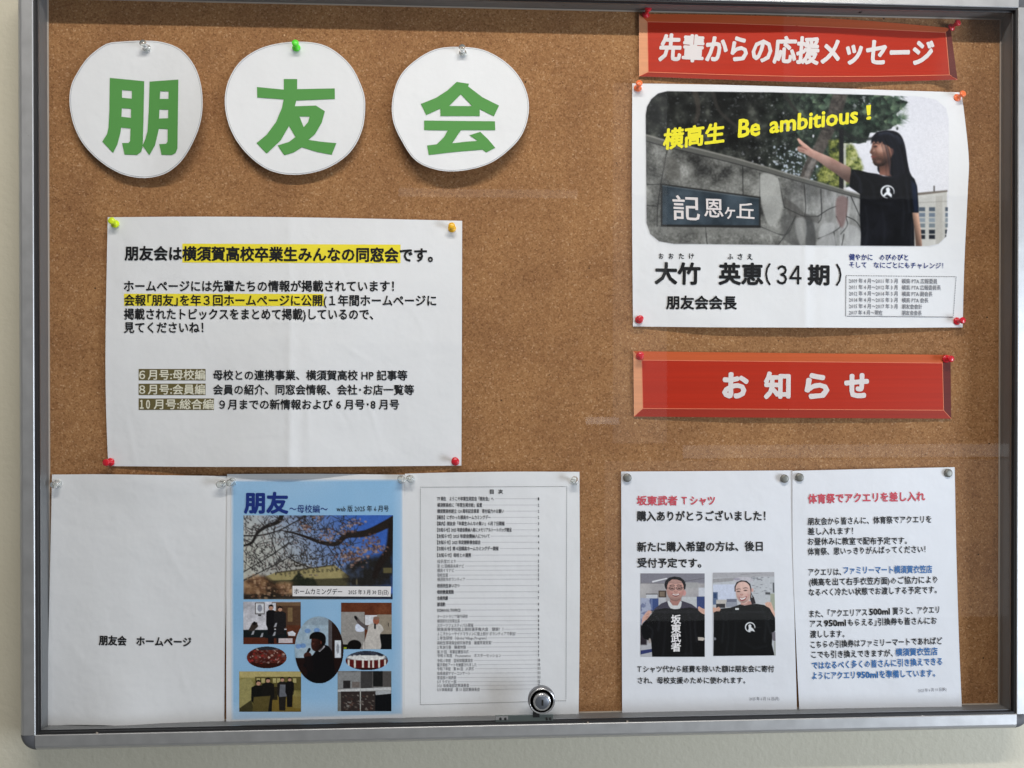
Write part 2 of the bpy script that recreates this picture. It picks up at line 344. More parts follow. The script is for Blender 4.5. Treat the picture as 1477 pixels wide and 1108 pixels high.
class Sheet:
    """a pinned sheet: outline in picture units, H(px,py) its lift from the cork in metres"""
    def __init__(s, name, label, cat, T, R, B, L, H, mt, group=None, nu=61, nv=61):
        s.H = H; G = coons(T, R, B, L, nu, nv)
        s.root = thing(name, label, cat, at(G[0, nu//2, 0], G[0, nu//2, 1], 0), group)
        hh = H(G[..., 0], G[..., 1]); front = at(G[..., 0], G[..., 1], hh).reshape(-1, 3); back = front + np.array([0, TH, 0])
        n = nu * nv; F = np.vstack([gridfaces(nu, nv), gridfaces(nu, nv, n)[:, ::-1]])
        idx = np.arange(n).reshape(nv, nu); ring_ = np.concatenate([idx[0, :-1], idx[:-1, -1], idx[-1, :0:-1], idx[:0:-1, 0]])
        k = len(ring_); a = 2*n + np.arange(k); a2 = np.roll(a, -1); F = np.vstack([F, np.stack([a, a2, a2 + k, a + k], -1)])
        s.paper = mesh('paper', np.vstack([front, back, front[ring_], back[ring_]]), F, mt, s.root, True)
    def quads(s, name, polys, m, off=.0003, div=10):
        """flat print: 4-cornered patches in picture units, laid on the sheet"""
        V = []; F = []
        for q in polys:
            if len(q) == 2:
                a_, b2 = [np.asarray(p, float) for p in q]; G = coons(a_, [a_[-1], b2[-1]], b2, [a_[0], b2[0]], 61, 3 if np.linalg.norm(b2[0]-a_[0]) < 16 else 9)
                F.append(gridfaces(G.shape[1], G.shape[0], len(V))); V += at(G[..., 0], G[..., 1], s.H(G[..., 0], G[..., 1]) + off).reshape(-1, 3).tolist(); continue
            q = np.asarray(q, float); du = max(2, int(np.linalg.norm(q[1]-q[0]) / div) + 2); dv = max(2, int(np.linalg.norm(q[3]-q[0]) / div) + 2)
            G = coons([q[0], q[1]], [q[1], q[2]], [q[3], q[2]], [q[0], q[3]], du, dv)
            F.append(gridfaces(du, dv, len(V))); V += at(G[..., 0], G[..., 1], s.H(G[..., 0], G[..., 1]) + off).reshape(-1, 3).tolist()
        return mesh(name, V, np.vstack(F), m, s.root, True)
    def tris(s, name, P2, T, m, off=.0007, maxe=14.0):
        P2, T = subdivide(P2, T, maxe)
        return mesh(name, at(P2[:, 0], P2[:, 1], s.H(P2[:, 0], P2[:, 1]) + off), T, m, s.root)
    def text(s, name, lines, m, off=.0007):
        big = [l for l in lines if l[5] >= 20]; small = [l for l in lines if l[5] < 20]
        for grp in [[l] for l in big] + ([small] if small else []):
            V = []; T = []; Z = []; n = 0
            for ln in grp:
                v, t = text_geo(*ln)
                wt = (ln[6] if len(ln) > 6 else 0) * ln[5]; K = 0 if wt <= 0 else (8 if ln[5] >= 12 else 4)
                v, t = subdivide(v, t, 14.0)
                # heavy faces are struck several times, each strike a hair further out
                for k in range(K + 1):
                    sh_ = np.zeros(2) if k == 0 else wt * np.array([math.cos(2*math.pi*k/K), math.sin(2*math.pi*k/K)])
                    V.append(v + sh_); T.append(t + n); Z.append(np.full(len(v), k * 6e-6)); n += len(v)
            V = np.vstack(V); Z = np.concatenate(Z)
            mesh(name, at(V[:, 0], V[:, 1], s.H(V[:, 0], V[:, 1]) + off + Z), np.vstack(T), m, s.root)
    def picture(s, cv, off=.0003, m=None, name='printed_photo', keep=None):
        X, Y = cv.map(cv.X, cv.Y); nv, nu = X.shape
        V = at(X, Y, s.H(X, Y) + off).reshape(-1, 3); F = gridfaces(nu, nv)
        if keep is not None:
            kk = keep.reshape(-1); F = F[kk[F].any(1)]
            used = np.unique(F); re = -np.ones(len(V), int); re[used] = np.arange(len(used)); V = V[used]; F = re[F]
            col = cv.rgb.reshape(-1, 3)[used]
        else: col = cv.rgb.reshape(-1, 3)
        V = V - np.asarray(ROOT_LOC[s.root.name])
        me = bpy.data.meshes.new(name); me.vertices.add(len(V)); me.vertices.foreach_set('co', V.astype(np.float32).ravel())
        me.loops.add(F.size); me.loops.foreach_set('vertex_index', F.astype(np.int32).ravel())
        me.polygons.add(len(F)); me.polygons.foreach_set('loop_start', np.arange(0, F.size, 4, dtype=np.int32))
        me.update(calc_edges=True)
        a = me.color_attributes.new('print', 'FLOAT_COLOR', 'POINT')
        c = np.ones((len(V), 4), np.float32); c[:, :3] = lin(np.clip(col, 0, 1) * 255)
        a.data.foreach_set('color', c.ravel())
        return link(name, me, m or PRINT, s.root, True)
def subdivide(P, T, maxe):
    P = np.asarray(P, float); T = np.asarray(T)
    for _ in range(5):
        e = np.max([np.linalg.norm(P[T[:, i]] - P[T[:, (i+1) % 3]], axis=1) for i in range(3)], axis=0)
        big = e > maxe
        if not big.any(): break
        t = T[big]; n = len(P); k = len(t)
        m = [(P[t[:, i]] + P[t[:, (i+1) % 3]]) / 2 for i in range(3)]
        P = np.vstack([P] + m); a = n + np.arange(k); b = a + k; c = b + k
        T = np.vstack([T[~big], np.stack([t[:, 0], a, c], 1), np.stack([a, t[:, 1], b], 1), np.stack([c, b, t[:, 2]], 1), np.stack([a, b, c], 1)])
    return P, T
def dents(seed, n, x0, y0, x1, y1, amp):
    """small handling creases: short soft ridges scattered over a sheet"""
    r = np.random.RandomState(seed); L = [(r.uniform(x0, x1), r.uniform(y0, y1), r.uniform(0, math.pi), r.uniform(14, 46), r.uniform(2.2, 5), r.uniform(-1, 1)*amp) for _ in range(n)]
    def f(X, Y):
        X = np.asarray(X, float); out = np.zeros(np.broadcast(X, Y).shape)
        for cx, cy, a, l, w, q in L:
            U = (X-cx)*math.cos(a) + (Y-cy)*math.sin(a); V = -(X-cx)*math.sin(a) + (Y-cy)*math.cos(a); out = out + q*np.exp(-(U/l)**2 - (V/w)**2)
        return out
    return f
def text_geo(body, x0, y0, x1, y1, em, weight=0.0, shear=0.0, pop=0.0):
    """a line of writing whose ink runs from (x0,y0) to (x1,y1) along its middle, em = character height"""
    c = bpy.data.curves.new('line', 'FONT'); c.body = body; c.size = 1;  c.resolution_u = 2 if em > 12 else 1
    o = bpy.data.objects.new('line', c); COL.objects.link(o)
    me = o.to_mesh(); me.calc_loop_triangles()
    n = len(me.vertices); v = np.empty(n * 3); me.vertices.foreach_get('co', v); v = v.reshape(-1, 3)[:, :2]
    t = np.empty(len(me.loop_triangles) * 3, int); me.loop_triangles.foreach_get('vertices', t); t = t.reshape(-1, 3)
    o.to_mesh_clear(); bpy.data.objects.remove(o); bpy.data.curves.remove(c)
    a, b = v[:, 0].min(), v[:, 0].max(); u = (v[:, 0] - a) / (b - a); w = (v[:, 1] - .38) * em
    if pop: w = w + pop * em * np.sin(v[:, 0] * 2.4)
    d = np.array([x1 - x0, y1 - y0], float); L = np.linalg.norm(d); e = d / L; nrm = np.array([e[1], -e[0]])
    P = np.array([x0, y0]) + u[:, None] * d + w[:, None] * nrm + (shear * w)[:, None] * e
    return P, t
def curve_geo(loops):
    """filled outline with holes"""
    c = bpy.data.curves.new('shape', 'CURVE'); c.dimensions = '2D'; c.fill_mode = 'BOTH'
    for lp in loops:
        sp = c.splines.new('POLY'); sp.points.add(len(lp) - 1)
        for p, q in zip(sp.points, lp): p.co = (q[0], -q[1], 0, 1)
        sp.use_cyclic_u = True
    o = bpy.data.objects.new('shape', c); COL.objects.link(o); me = o.to_mesh(); me.calc_loop_triangles()
    v = np.array([(x.co.x, -x.co.y) for x in me.vertices]); t = np.array([tuple(x.vertices) for x in me.loop_triangles])
    o.to_mesh_clear(); bpy.data.objects.remove(o); bpy.data.curves.remove(c)
    return v, t

# ------------------------------------------------------------------ colour prints are laid down as point colours
class Cv:
    def __init__(s, x0, y0, x1, y1, step, mp, base=(1, 1, 1), seed=1):
        nx = int(round((x1 - x0) / step)) + 1; ny = int(round((y1 - y0) / step)) + 1
        s.X, s.Y = np.meshgrid(np.linspace(x0, x1, nx), np.linspace(y0, y1, ny)); s.st = step; s.map = mp
        s.rgb = np.empty(s.X.shape + (3,)); s.rgb[:] = np.asarray(base) / 255.0 if max(base) > 1 else base; s.rs = np.random.RandomState(seed)
    def noise(s, scale, octv=4, sx=1.0, sy=1.0, gain=.55):
        out = np.zeros_like(s.X); amp = 1; tot = 0
        for k in range(octv):
            u = (s.X - s.X.min()) / scale * sx * 2**k; v = (s.Y - s.Y.min()) / scale * sy * 2**k
            gw, gh = int(u.max()) + 3, int(v.max()) + 3; g = s.rs.rand(gh, gw)
            i, j = u.astype(int), v.astype(int); fu, fv = u - i, v - j; fu = fu*fu*(3-2*fu); fv = fv*fv*(3-2*fv)
            out += amp * ((g[j, i]*(1-fu) + g[j, i+1]*fu)*(1-fv) + (g[j+1, i]*(1-fu) + g[j+1, i+1]*fu)*fv); tot += amp; amp *= gain
        return out / tot
    def poly(s, pts, soft=1.0, smooth=False):
        p = resample(pts, max(24, len(pts)*6), True) if smooth else np.asarray(pts, float)
        pad = soft * 2 + s.st * 2
        m = np.zeros_like(s.X); j0, j1 = np.searchsorted(s.Y[:, 0], [p[:, 1].min()-pad, p[:, 1].max()+pad]); i0, i1 = np.searchsorted(s.X[0], [p[:, 0].min()-pad, p[:, 0].max()+pad])
        if j1 <= j0 or i1 <= i0: return m
        X, Y = s.X[j0:j1, i0:i1], s.Y[j0:j1, i0:i1]; D = np.full(X.shape, 1e9); ins = np.zeros(X.shape, bool)
        for k in range(len(p)):
            a, b = p[k], p[(k+1) % len(p)]; d = b - a; L = d @ d + 1e-9
            t = np.clip(((X-a[0])*d[0] + (Y-a[1])*d[1]) / L, 0, 1); D = np.minimum(D, (X-a[0]-t*d[0])**2 + (Y-a[1]-t*d[1])**2)
            cnd = (a[1] > Y) != (b[1] > Y)
            if abs(d[1]) > 1e-9: ins ^= cnd & (X < d[0]*(Y-a[1])/d[1] + a[0])
        D = np.sqrt(D); D[ins] *= -1; m[j0:j1, i0:i1] = np.clip(.5 - D / max(soft, s.st), 0, 1); return m
    def ell(s, cx, cy, rx, ry, soft=1.0, rot=0):
        c, n = math.cos(rot), math.sin(rot); U = (s.X-cx)*c + (s.Y-cy)*n; V = -(s.X-cx)*n + (s.Y-cy)*c
        r = np.sqrt((U/rx)**2 + (V/ry)**2); return np.clip(.5 - (r-1)*min(rx, ry)/max(soft, s.st), 0, 1)
    def stroke(s, pts, w0, w1=None, soft=1.0, smooth=False):
        p = resample(pts, len(pts)*5) if smooth and len(pts) > 2 else np.asarray(pts, float); w1 = w0 if w1 is None else w1
        m = np.zeros_like(s.X); N = len(p) - 1
        for k in range(N):
            a, b = p[k], p[k+1]; pad = max(w0, w1) + soft*2 + s.st*2
            j0, j1 = np.searchsorted(s.Y[:, 0], [min(a[1], b[1])-pad, max(a[1], b[1])+pad]); i0, i1 = np.searchsorted(s.X[0], [min(a[0], b[0])-pad, max(a[0], b[0])+pad])
            if j1 <= j0 or i1 <= i0: continue
            X, Y = s.X[j0:j1, i0:i1], s.Y[j0:j1, i0:i1]; d = b - a; L = d @ d + 1e-9
            t = np.clip(((X-a[0])*d[0] + (Y-a[1])*d[1]) / L, 0, 1); D = np.hypot(X-a[0]-t*d[0], Y-a[1]-t*d[1])
            w = (w0 + (w1-w0)*(k+t)/N) / 2; mm = np.clip(.5 - (D-w)/max(soft, s.st), 0, 1) * np.clip(2*w/s.st, 0, 1)
            m[j0:j1, i0:i1] = np.maximum(m[j0:j1, i0:i1], mm)
        return m
    def put(s, m, col, a=1.0):
        col = np.asarray(col, float) / 255.0; m = (m * a)[..., None]; s.rgb[:] = s.rgb*(1-m) + col*m
    def mul(s, f): s.rgb *= f[..., None] if np.ndim(f) == 2 else f
    def finish(s, n=1, amp=.05, sc=14):
        for _ in range(n):
            p = np.pad(s.rgb, ((1, 1), (1, 1), (0, 0)), 'edge'); v = (p[:-2] + 2*p[1:-1] + p[2:]) / 4; s.rgb[:] = (v[:, :-2] + 2*v[:, 1:-1] + v[:, 2:]) / 4
        s.rgb *= (1 + (s.noise(sc, 3) - .5) * amp * 3)[..., None]; s.rgb += ((s.rs.rand(*s.X.shape) - .5) * amp)[..., None]
    def shade(s, m, x0, y0, x1, y1, f0, f1):
        d = np.array([x1-x0, y1-y0], float); t = np.clip(((s.X-x0)*d[0] + (s.Y-y0)*d[1]) / (d@d), 0, 1); s.rgb *= (1 + m*((f0*(1-t) + f1*t) - 1))[..., None]
    def rect(s, x0, y0, x1, y1, soft=1.0): return s.poly([(x0, y0), (x1, y0), (x1, y1), (x0, y1)], soft)
    def blotch(s, m, scale, lo, hi, cols, octv=4, **k):
        n = np.clip((s.noise(scale, octv, **k) - lo) / (hi - lo), 0, 1); i = n * (len(cols) - 1); j = np.minimum(i.astype(int), len(cols)-2); f = (i - j)[..., None]
        c = np.asarray(cols, float); s.rgb[:] = s.rgb*(1-m[..., None]) + (c[j]*(1-f) + c[j+1]*f)/255*m[..., None]
def aff(sx, ox, oy): return lambda X, Y: (ox + X*sx, oy + Y*sx)
def bil(q, x0, y0, x1, y1):
    """map a rectangle of canvas units onto four measured corners TL TR BR BL"""
    q = np.asarray(q, float)
    def f(X, Y):
        u = ((X-x0)/(x1-x0))[..., None]; v = ((Y-y0)/(y1-y0))[..., None]
        P = (1-u)*(1-v)*q[0] + u*(1-v)*q[1] + u*v*q[2] + (1-u)*v*q[3]; return P[..., 0], P[..., 1]
    return f
# ------------------------------------------------------------------ three round title cards
def uvbox(x0, y0, x1, y1): return lambda X, Y: ((np.asarray(X) - x0) / (x1 - x0), (np.asarray(Y) - y0) / (y1 - y0))
def card(label, pts, sc, ox, oy, H, glyph, cen):
    P = resample([(ox + x*sc, oy + y*sc) for x, y in pts], 84, True); s = Sheet.__new__(Sheet); s.H = H
    s.root = thing('round_card', label, 'paper card', at(P[:, 0].mean(), P[:, 1].min(), 0), 'round title cards')
    c = P.mean(0); rings = [0, .2, .4, .55, .7, .8, .88, .95, 1.0]; pts2 = [c[None]] + [c + (P - c)*r for r in rings[1:]]
    Q = np.vstack(pts2); front = at(Q[:, 0], Q[:, 1], H(Q[:, 0], Q[:, 1])); back = front + [0, TH, 0]; n = 84; N = len(Q); F = []
    for off, rev in ((0, 0), (N, 1)):
        for k in range(n):
            k2 = (k+1) % n; f = (off, off+1+k, off+1+k2); F.append(f[::-1] if rev else f)
            for r in range(len(rings) - 2):
                a = off + 1 + r*n; f = (a+k, a+n+k, a+n+k2, a+k2); F.append(f[::-1] if rev else f)
    e = 1 + (len(rings)-2)*n; M2 = 2*N
    for k in range(n): k2 = (k+1) % n; F.append((M2+k, M2+n+k, M2+n+k2, M2+k2))
    mesh('paper', np.vstack([front, back, front[e:e+n], back[e:e+n]]), F, PAPER, s.root, True)
    V = []; T = []; nn = 0
    for loops in glyph:
        v, t = curve_geo([[(ox + x*sc, oy + y*sc) for x, y in lp] for lp in loops]); V.append(v); T.append(t + nn); nn += len(v)
    s.tris('lettering', np.vstack(V), np.vstack(T), GREEN, .0006, 9.0)
    # the cut-out keeps a thin grey guide line near its rim
    R1 = resample(c + (P - c) * (1 - 1.5/100), 84, True); R2 = c + (R1 - c) * (1 - .38/100)
    V = np.vstack([R1, R2]); n = 84; F = np.array([(k, (k+1) % n, n+(k+1) % n, n+k) for k in range(n)])
    mesh('guide_line', at(V[:, 0], V[:, 1], H(V[:, 0], V[:, 1]) + .0004), F, GREY, s.root)
    return s
D1 = [(565,235),(650,222),(755,217),(850,222),(940,250),(1000,300),(1045,370),(1072,460),(1079,555),(1070,640),(1045,720),(1000,810),(950,875),(880,925),(790,948),(700,942),(620,915),(540,865),(470,800),(420,730),(385,640),(370,545),(378,460),(410,390),(470,305)]
G1 = [[[(585,415),(768,433),(764,640),(760,780),(752,808),(730,826),(663,824),(650,762),(684,762),(693,752),(695,685),(645,680),(640,712),(625,770),(602,815),(545,755),(570,715),(578,680),(582,600)],
       [(650,480),(702,484),(702,526),(650,521)], [(649,577),(698,580),(697,628),(647,622)]],
      [[(797,435),(950,424),(945,790),(935,815),(915,826),(860,825),(848,768),(885,766),(892,755),(893,688),(846,686),(840,712),(825,775),(795,827),(759,775),(775,740),(785,700),(792,600)],
       [(853,487),(898,487),(897,527),(851,527)], [(849,584),(896,585),(895,630),(847,632)]]]
U1 = uvbox(100, 59, 292, 257)
def H1(X, Y):
    u, v = U1(X, Y); u = np.clip(u, 0, 1); v = np.clip(v, 0, 1)
    return .0022 + .0075*v**1.2 + .055*np.clip(u-.52, 0, 1)**1.8*(.35+.8*v) + .004*np.clip(.45-u, 0, 1)*v
card('leftmost of the three round white cards, with bold green character 朋', D1, .2708, 0, 0, H1, G1, None)
D2 = [(375,178),(500,195),(600,270),(655,370),(670,450),(655,560),(600,655),(500,720),(375,745),(260,725),(165,655),(100,560),(72,450),(85,350),(140,260),(240,200)]
G2 = [[[(323,337),(380,337),(380,380),(540,377),(541,422),(376,429),(370,453),(460,450),(498,474),(485,522),(455,573),(428,602),(480,602),(547,610),(527,660),(465,648),(400,632),(365,650),(325,662),(297,620),(345,605),(373,584),(345,537),(310,598),(250,655),(207,610),(250,575),(290,520),(315,460),(322,424),(210,416),(209,371),(323,382)],
       [(390,497),(433,497),(427,520),(408,542)]]]
G2[0][0] = [(323,337),(380,337),(380,380),(540,377),(541,422),(376,429),(370,453),(460,450),(498,474),(485,522),(455,573),(428,596),(480,604),(547,610),(527,660),(465,648),(400,628),(365,650),(325,662),(297,620),(345,605),(373,584),(345,537),(310,598),(250,655),(207,610),(250,575),(290,520),(315,460),(322,424),(210,416),(209,371),(323,382)]
U2 = uvbox(324, 60, 527, 252)
def H2(X, Y):
    u, v = U2(X, Y); u = np.clip(u, 0, 1); v = np.clip(v, 0, 1); return .0022 + .0085*v**1.3 + .004*(2*u-1)**2*v
card('middle one of the three round white cards, with bold green character 友, under a green pin', D2, .33853, 300, 0, H2, G2, None)
D3 = [(1070,200),(1180,215),(1280,275),(1345,360),(1368,460),(1340,570),(1270,650),(1180,705),(1060,730),(960,720),(880,680),(825,600),(790,520),(785,430),(815,330),(880,260),(970,210)]
G3 = [[[(1060,349),(1085,353),(1112,357),(1108,368),(1170,415),(1240,450),(1218,496),(1158,466),(1158,495),(990,495),(990,463),(930,491),(907,443),(970,418),(1020,386)], [(1077,402),(1125,452),(1028,452)]],
      [[(921,514),(1223,517),(1224,555),(1078,555),(1040,611),(1100,604),(1148,600),(1114,577),(1160,562),(1195,595),(1224,630),(1185,650),(1170,638),(1050,648),(940,661),(934,620),(975,615),(1005,585),(1022,556),(921,555)]]]
U3 = uvbox(565, 67, 764, 247)
def H3(X, Y):
    u, v = U3(X, Y); u = np.clip(u, 0, 1); v = np.clip(v, 0, 1); return .0022 + .016*v**1.3 + .003*(2*u-1)**2*v
card('rightmost of the three round white cards, with bold green character 会', D3, .33853, 300, 0, H3, G3, None)

# ------------------------------------------------------------------ landscape notice with folds
UA = uvbox(153, 313, 667, 674)
DA = dents(4, 26, 170, 330, 650, 660, .00038)
def HA(X, Y):
    u, v = UA(X, Y); a = 1 - np.minimum(np.abs(u-.515)/.5, 1)
    return .0024 + DA(X, Y) + .0006*np.exp(-((u-.515)/.010)**2)*(.3+.7*np.clip(v,0,1)) - .0005*np.exp(-((u-.545)/.014)**2)*np.clip(v,0,1) + .0004*np.exp(-((v-.42)/.012)**2)*np.exp(-((u-.55)/.12)**2) + .015*a*(.4+.6*v) + .004*(1-np.minimum(np.abs(v-.5)/.5, 1))*np.clip(u,0,1) + .0035*np.sin(math.pi*np.clip(v, 0, 1))**2*np.exp(-(u/.12)**2) + .0016*np.sin(9*u+4*v)*np.sin(math.pi*np.clip(u,0,1)) + .0022*np.exp(-((v-1)/.12)**2)*np.sin(math.pi*np.clip(u,0,1))**2
A = Sheet('notice_sheet', 'landscape white notice with yellow highlighted heading, held by lime, amber and red pins', 'notice',
          [(155.3,313.4),(285,312.6),(416.7,313.4),(540,315.6),(666.6,318.6)], [(666.6,318.6),(666.2,500),(665.5,671.7)], [(156,672.4),(280,673.4),(420,673.5),(545,672.8),(665.5,671.7)], [(155.3,313.4),(152.3,486),(152.8,580),(156,672.4)], HA, PAPER, nu=171, nv=121)
A.quads('highlight_band', [[(263,351.5),(577.8,353),(577.8,379.6),(263,378.8)], [(179,423.8),(467,424),(467,441.6),(179,441.2)]], HIGHL)
A.quads('olive_band', [[(200,532.3),(296.5,532.3),(296.5,548.8),(200,548.8)], [(200,553.6),(296.5,553.4),(296.5,570),(200,570)], [(200,574.8),(308.6,574.8),(308.6,591.4),(200,591.4)]], OLIVE)
A.text('heading', [('朋友会は横須賀高校卒業生みんなの同窓会です。', 180.3, 365.3, 624, 368, 21.8, .032)], BLACK)
A.text('lettering', [('ホームページには先輩たちの情報が掲載されています！', 179, 412.6, 568, 412.8, 17.2, .022),
    ('会報｢朋友｣を年３回ホームページに公開(１年間ホームページに', 179.3, 433, 629, 433.6, 17.2, .022),
    ('掲載されたトピックスをまとめて掲載)しているので、', 179, 453, 538, 453.4, 17.2, .022),
    ('見てくださいね！', 179, 472.4, 293, 472.4, 17, .022),
    ('母校との連携事業、横須賀高校 HP 記事等', 307.6, 541, 587.3, 541.6, 15.6, .020),
    ('会員の紹介、同窓会情報、会社･お店一覧等', 307.6, 562, 597, 562.4, 15.6, .020),
    ('９月までの新情報および 6 月号･8 月号', 316.5, 583.4, 575.5, 583.4, 15.6, .020)], BLACK)
A.text('light_lettering', [('６月号:母校編', 200.8, 540.6, 295.6, 540.6, 15.6, .02), ('８月号:会員編', 200.8, 561.8, 295.6, 561.8, 15.6, .02), ('１０', 202, 583.1, 216, 583.1, 16.4, .03), ('月号:総合編', 222, 583.1, 308, 583.1, 15.6, .02)], CREAM)

# ------------------------------------------------------------------ the two red banners
def banner(name, label, T, R, B, L, H, frame, inner, text, wt, Ti=None, Bi=None):
    s = Sheet(name, label, 'banner', T, R, B, L, H, PAPER, 'red printed banners', nu=161, nv=41)
    (a, b, c, d), (e, f, g_, h) = frame, inner
    mats = BANM
    Ti = Ti or [e, f]; Bi = Bi or [h, g_]; s.quads('bevel_top', [[T, Ti]], mats[0]); s.quads('bevel_left', [[a, e, h, d]], mats[1])
    s.quads('bevel_bottom', [[Bi, B]], mats[2]); s.quads('bevel_right', [[f, b, c, g_]], mats[3]); s.quads('red_field', [[Ti, Bi]], mats[4])
    def lnq(p, q, w=.9):
        p, q = np.array(p, float), np.array(q, float); n = np.array([-(q-p)[1], (q-p)[0]]); n = n/np.linalg.norm(n)*w/2; return [p-n, q-n, q+n, p+n]
    s.quads('pale_edge_line', [lnq(p, q) for pl in (Ti, Bi) for p, q in zip(pl[:-1], pl[1:])] + [lnq(f, g_), lnq(h, e), lnq(h, d, .7), lnq(g_, c, .7)], BANM[5], .00045)
    s.text('lettering', text, LETTER); return s
def red_mat(name, srgb):
    m, nt, b = mat(name, rough=.5); b.inputs['Specular IOR Level'].default_value = .18; P = coords(nt); mp = nd(nt, 'ShaderNodeMapping'); mp.inputs['Scale'].default_value = (3, 1, 320); nt.links.new(P, mp.inputs[0])
    n = nd(nt, 'ShaderNodeTexNoise', Scale=1.0, Detail=3.0); nt.links.new(mp.outputs[0], n.inputs[0]); c = tuple(lin(srgb))
    r = ramp(nt, n.outputs[0], [(.35, tuple(x*.9 for x in c)), (.65, c)]); nt.links.new(r.outputs[0], b.inputs['Base Color']); return m
LETTER = ink('off_white_lettering', (222, 214, 212))
BANM = [red_mat('orange_print', (200, 92, 48)), red_mat('tan_print', (228, 158, 116)), red_mat('brick_red_print', (160, 46, 28)), red_mat('maroon_print', (104, 36, 30)), red_mat('red_print', (184, 42, 14)), ink('pale_orange_line', (226, 128, 96))]
UB = uvbox(921.6, 20, 1381, 118)
DB = dents(15, 10, 930, 30, 1370, 112, .0006)
def HB(X, Y):
    u, v = UB(X, Y); return .0026 + DB(X, Y) + .0005*np.exp(-((u-.49)/.012)**2) + .0045*np.abs(np.sin(math.pi*np.clip(u,0,1)))**2*(.6+.6*v) + .0012*np.sin(14*u)*v + .012*np.clip((u-.9)/.1, 0, 1)**2*np.clip(v,0,1)
banner('paper_banner', 'red paper banner reading 先輩からの応援メッセージ, above the poster and curling at its right end', [(921.6,20.2),(1030,21.5),(1142.7,24.4),(1250,30),(1371,40.5)], [(1371,40.5),(1371.8,60),(1374,82),(1381.2,115.2)],
       [(921.6,110.3),(1030,114.5),(1155,118.4),(1270,118),(1381.2,115.2)], [(921.6,20.2),(921.6,65),(921.6,110.3)], HB,
       [(921.6,20.2),(1371,40.5),(1381.2,115.2),(921.6,110.3)], [(933.8,31.5),(1364,46),(1369.5,108),(935,104)],
       [('先輩からの応援メッセージ', 952, 68.6, 1345.6, 76.8, 41, .034, .06, .014)], .04, [(933.8,31.5),(1035,33.5),(1143,37),(1250,41.5),(1364,47)], [(935,104),(1035,107.5),(1155,110.5),(1265,110.2),(1369.5,108.2)])
# top banner print must follow the bowed outline, so its patches are drawn as strips
UC = uvbox(913, 506, 1372, 604)
DC = dents(16, 8, 920, 512, 1365, 600, .0004)
def HC(X, Y):
    u, v = UC(X, Y); return .0024 + DC(X, Y) + .0004*np.exp(-((u-.49)/.012)**2) + .0035*np.sin(math.pi*np.clip(u,0,1))**2*(.5+v*.8) + .001*np.sin(9*u)*v
banner('paper_banner', 'red paper banner reading お知らせ, lying flat between the poster and the two notices', [(913.5,506.7),(1371,512)], [(1371,512),(1372,604)], [(914.4,601),(1140,602.8),(1372,604)], [(913.5,506.7),(914.4,601)], HC,
       [(913.5,506.7),(1371,512),(1372,604),(914.4,601)], [(925.7,519.6),(1359.4,523.8),(1361,591.8),(927.3,589.3)],
       [('お', 1043.7, 556, 1078, 556.4, 41, .050), ('知', 1103.5, 556, 1138.7, 556.4, 40, .045), ('ら', 1162.5, 556.6, 1194.5, 557, 41, .050), ('せ', 1219.5, 556, 1251.3, 556.4, 41, .050)], .04)

# ------------------------------------------------------------------ the poster
UP = uvbox(912, 120, 1397, 473)
DP = dents(8, 16, 930, 360, 1380, 465, .00030); DP2 = dents(9, 8, 1100, 124, 1390, 140, .0006)
def HP(X, Y):
    u, v = UP(X, Y); w = np.clip(v, 0, 1)
    return .0024 + DP(X, Y) + DP2(X, Y) + .0005*np.exp(-((u-.515)/.010)**2) - .0004*np.exp(-((u-.545)/.014)**2) + .0003*np.exp(-((v-.46)/.012)**2) + .0085*(1-np.minimum(np.abs(u-.515)/.5, 1))*(.5+.5*v) + .003*np.exp(-((v-1)/.15)**2)*np.sin(math.pi*np.clip(u*2,0,1))**2 + .012*np.clip((u-.82)/.18, 0, 1)**1.6*np.sin(math.pi*w)**1.3 + .0016*(1-np.minimum(np.abs(v-.46)/.4, 1))
P = Sheet('poster', 'white poster with photograph of a pointing person, between the two red banners', 'poster',
          [(912,120.4),(1030,122.2),(1142.7,125.3),(1270,129.6),(1386.5,133.4)], [(1386.5,133.4),(1391,165),(1397.3,228),(1395.8,278),(1391,380),(1388.5,472.3)], [(913.1,471),(1030,472.2),(1159,472.6),(1280,473),(1388.5,472.3)], [(912,120.4),(911.6,290),(913.1,471)], HP, PAPER, nu=161, nv=121)
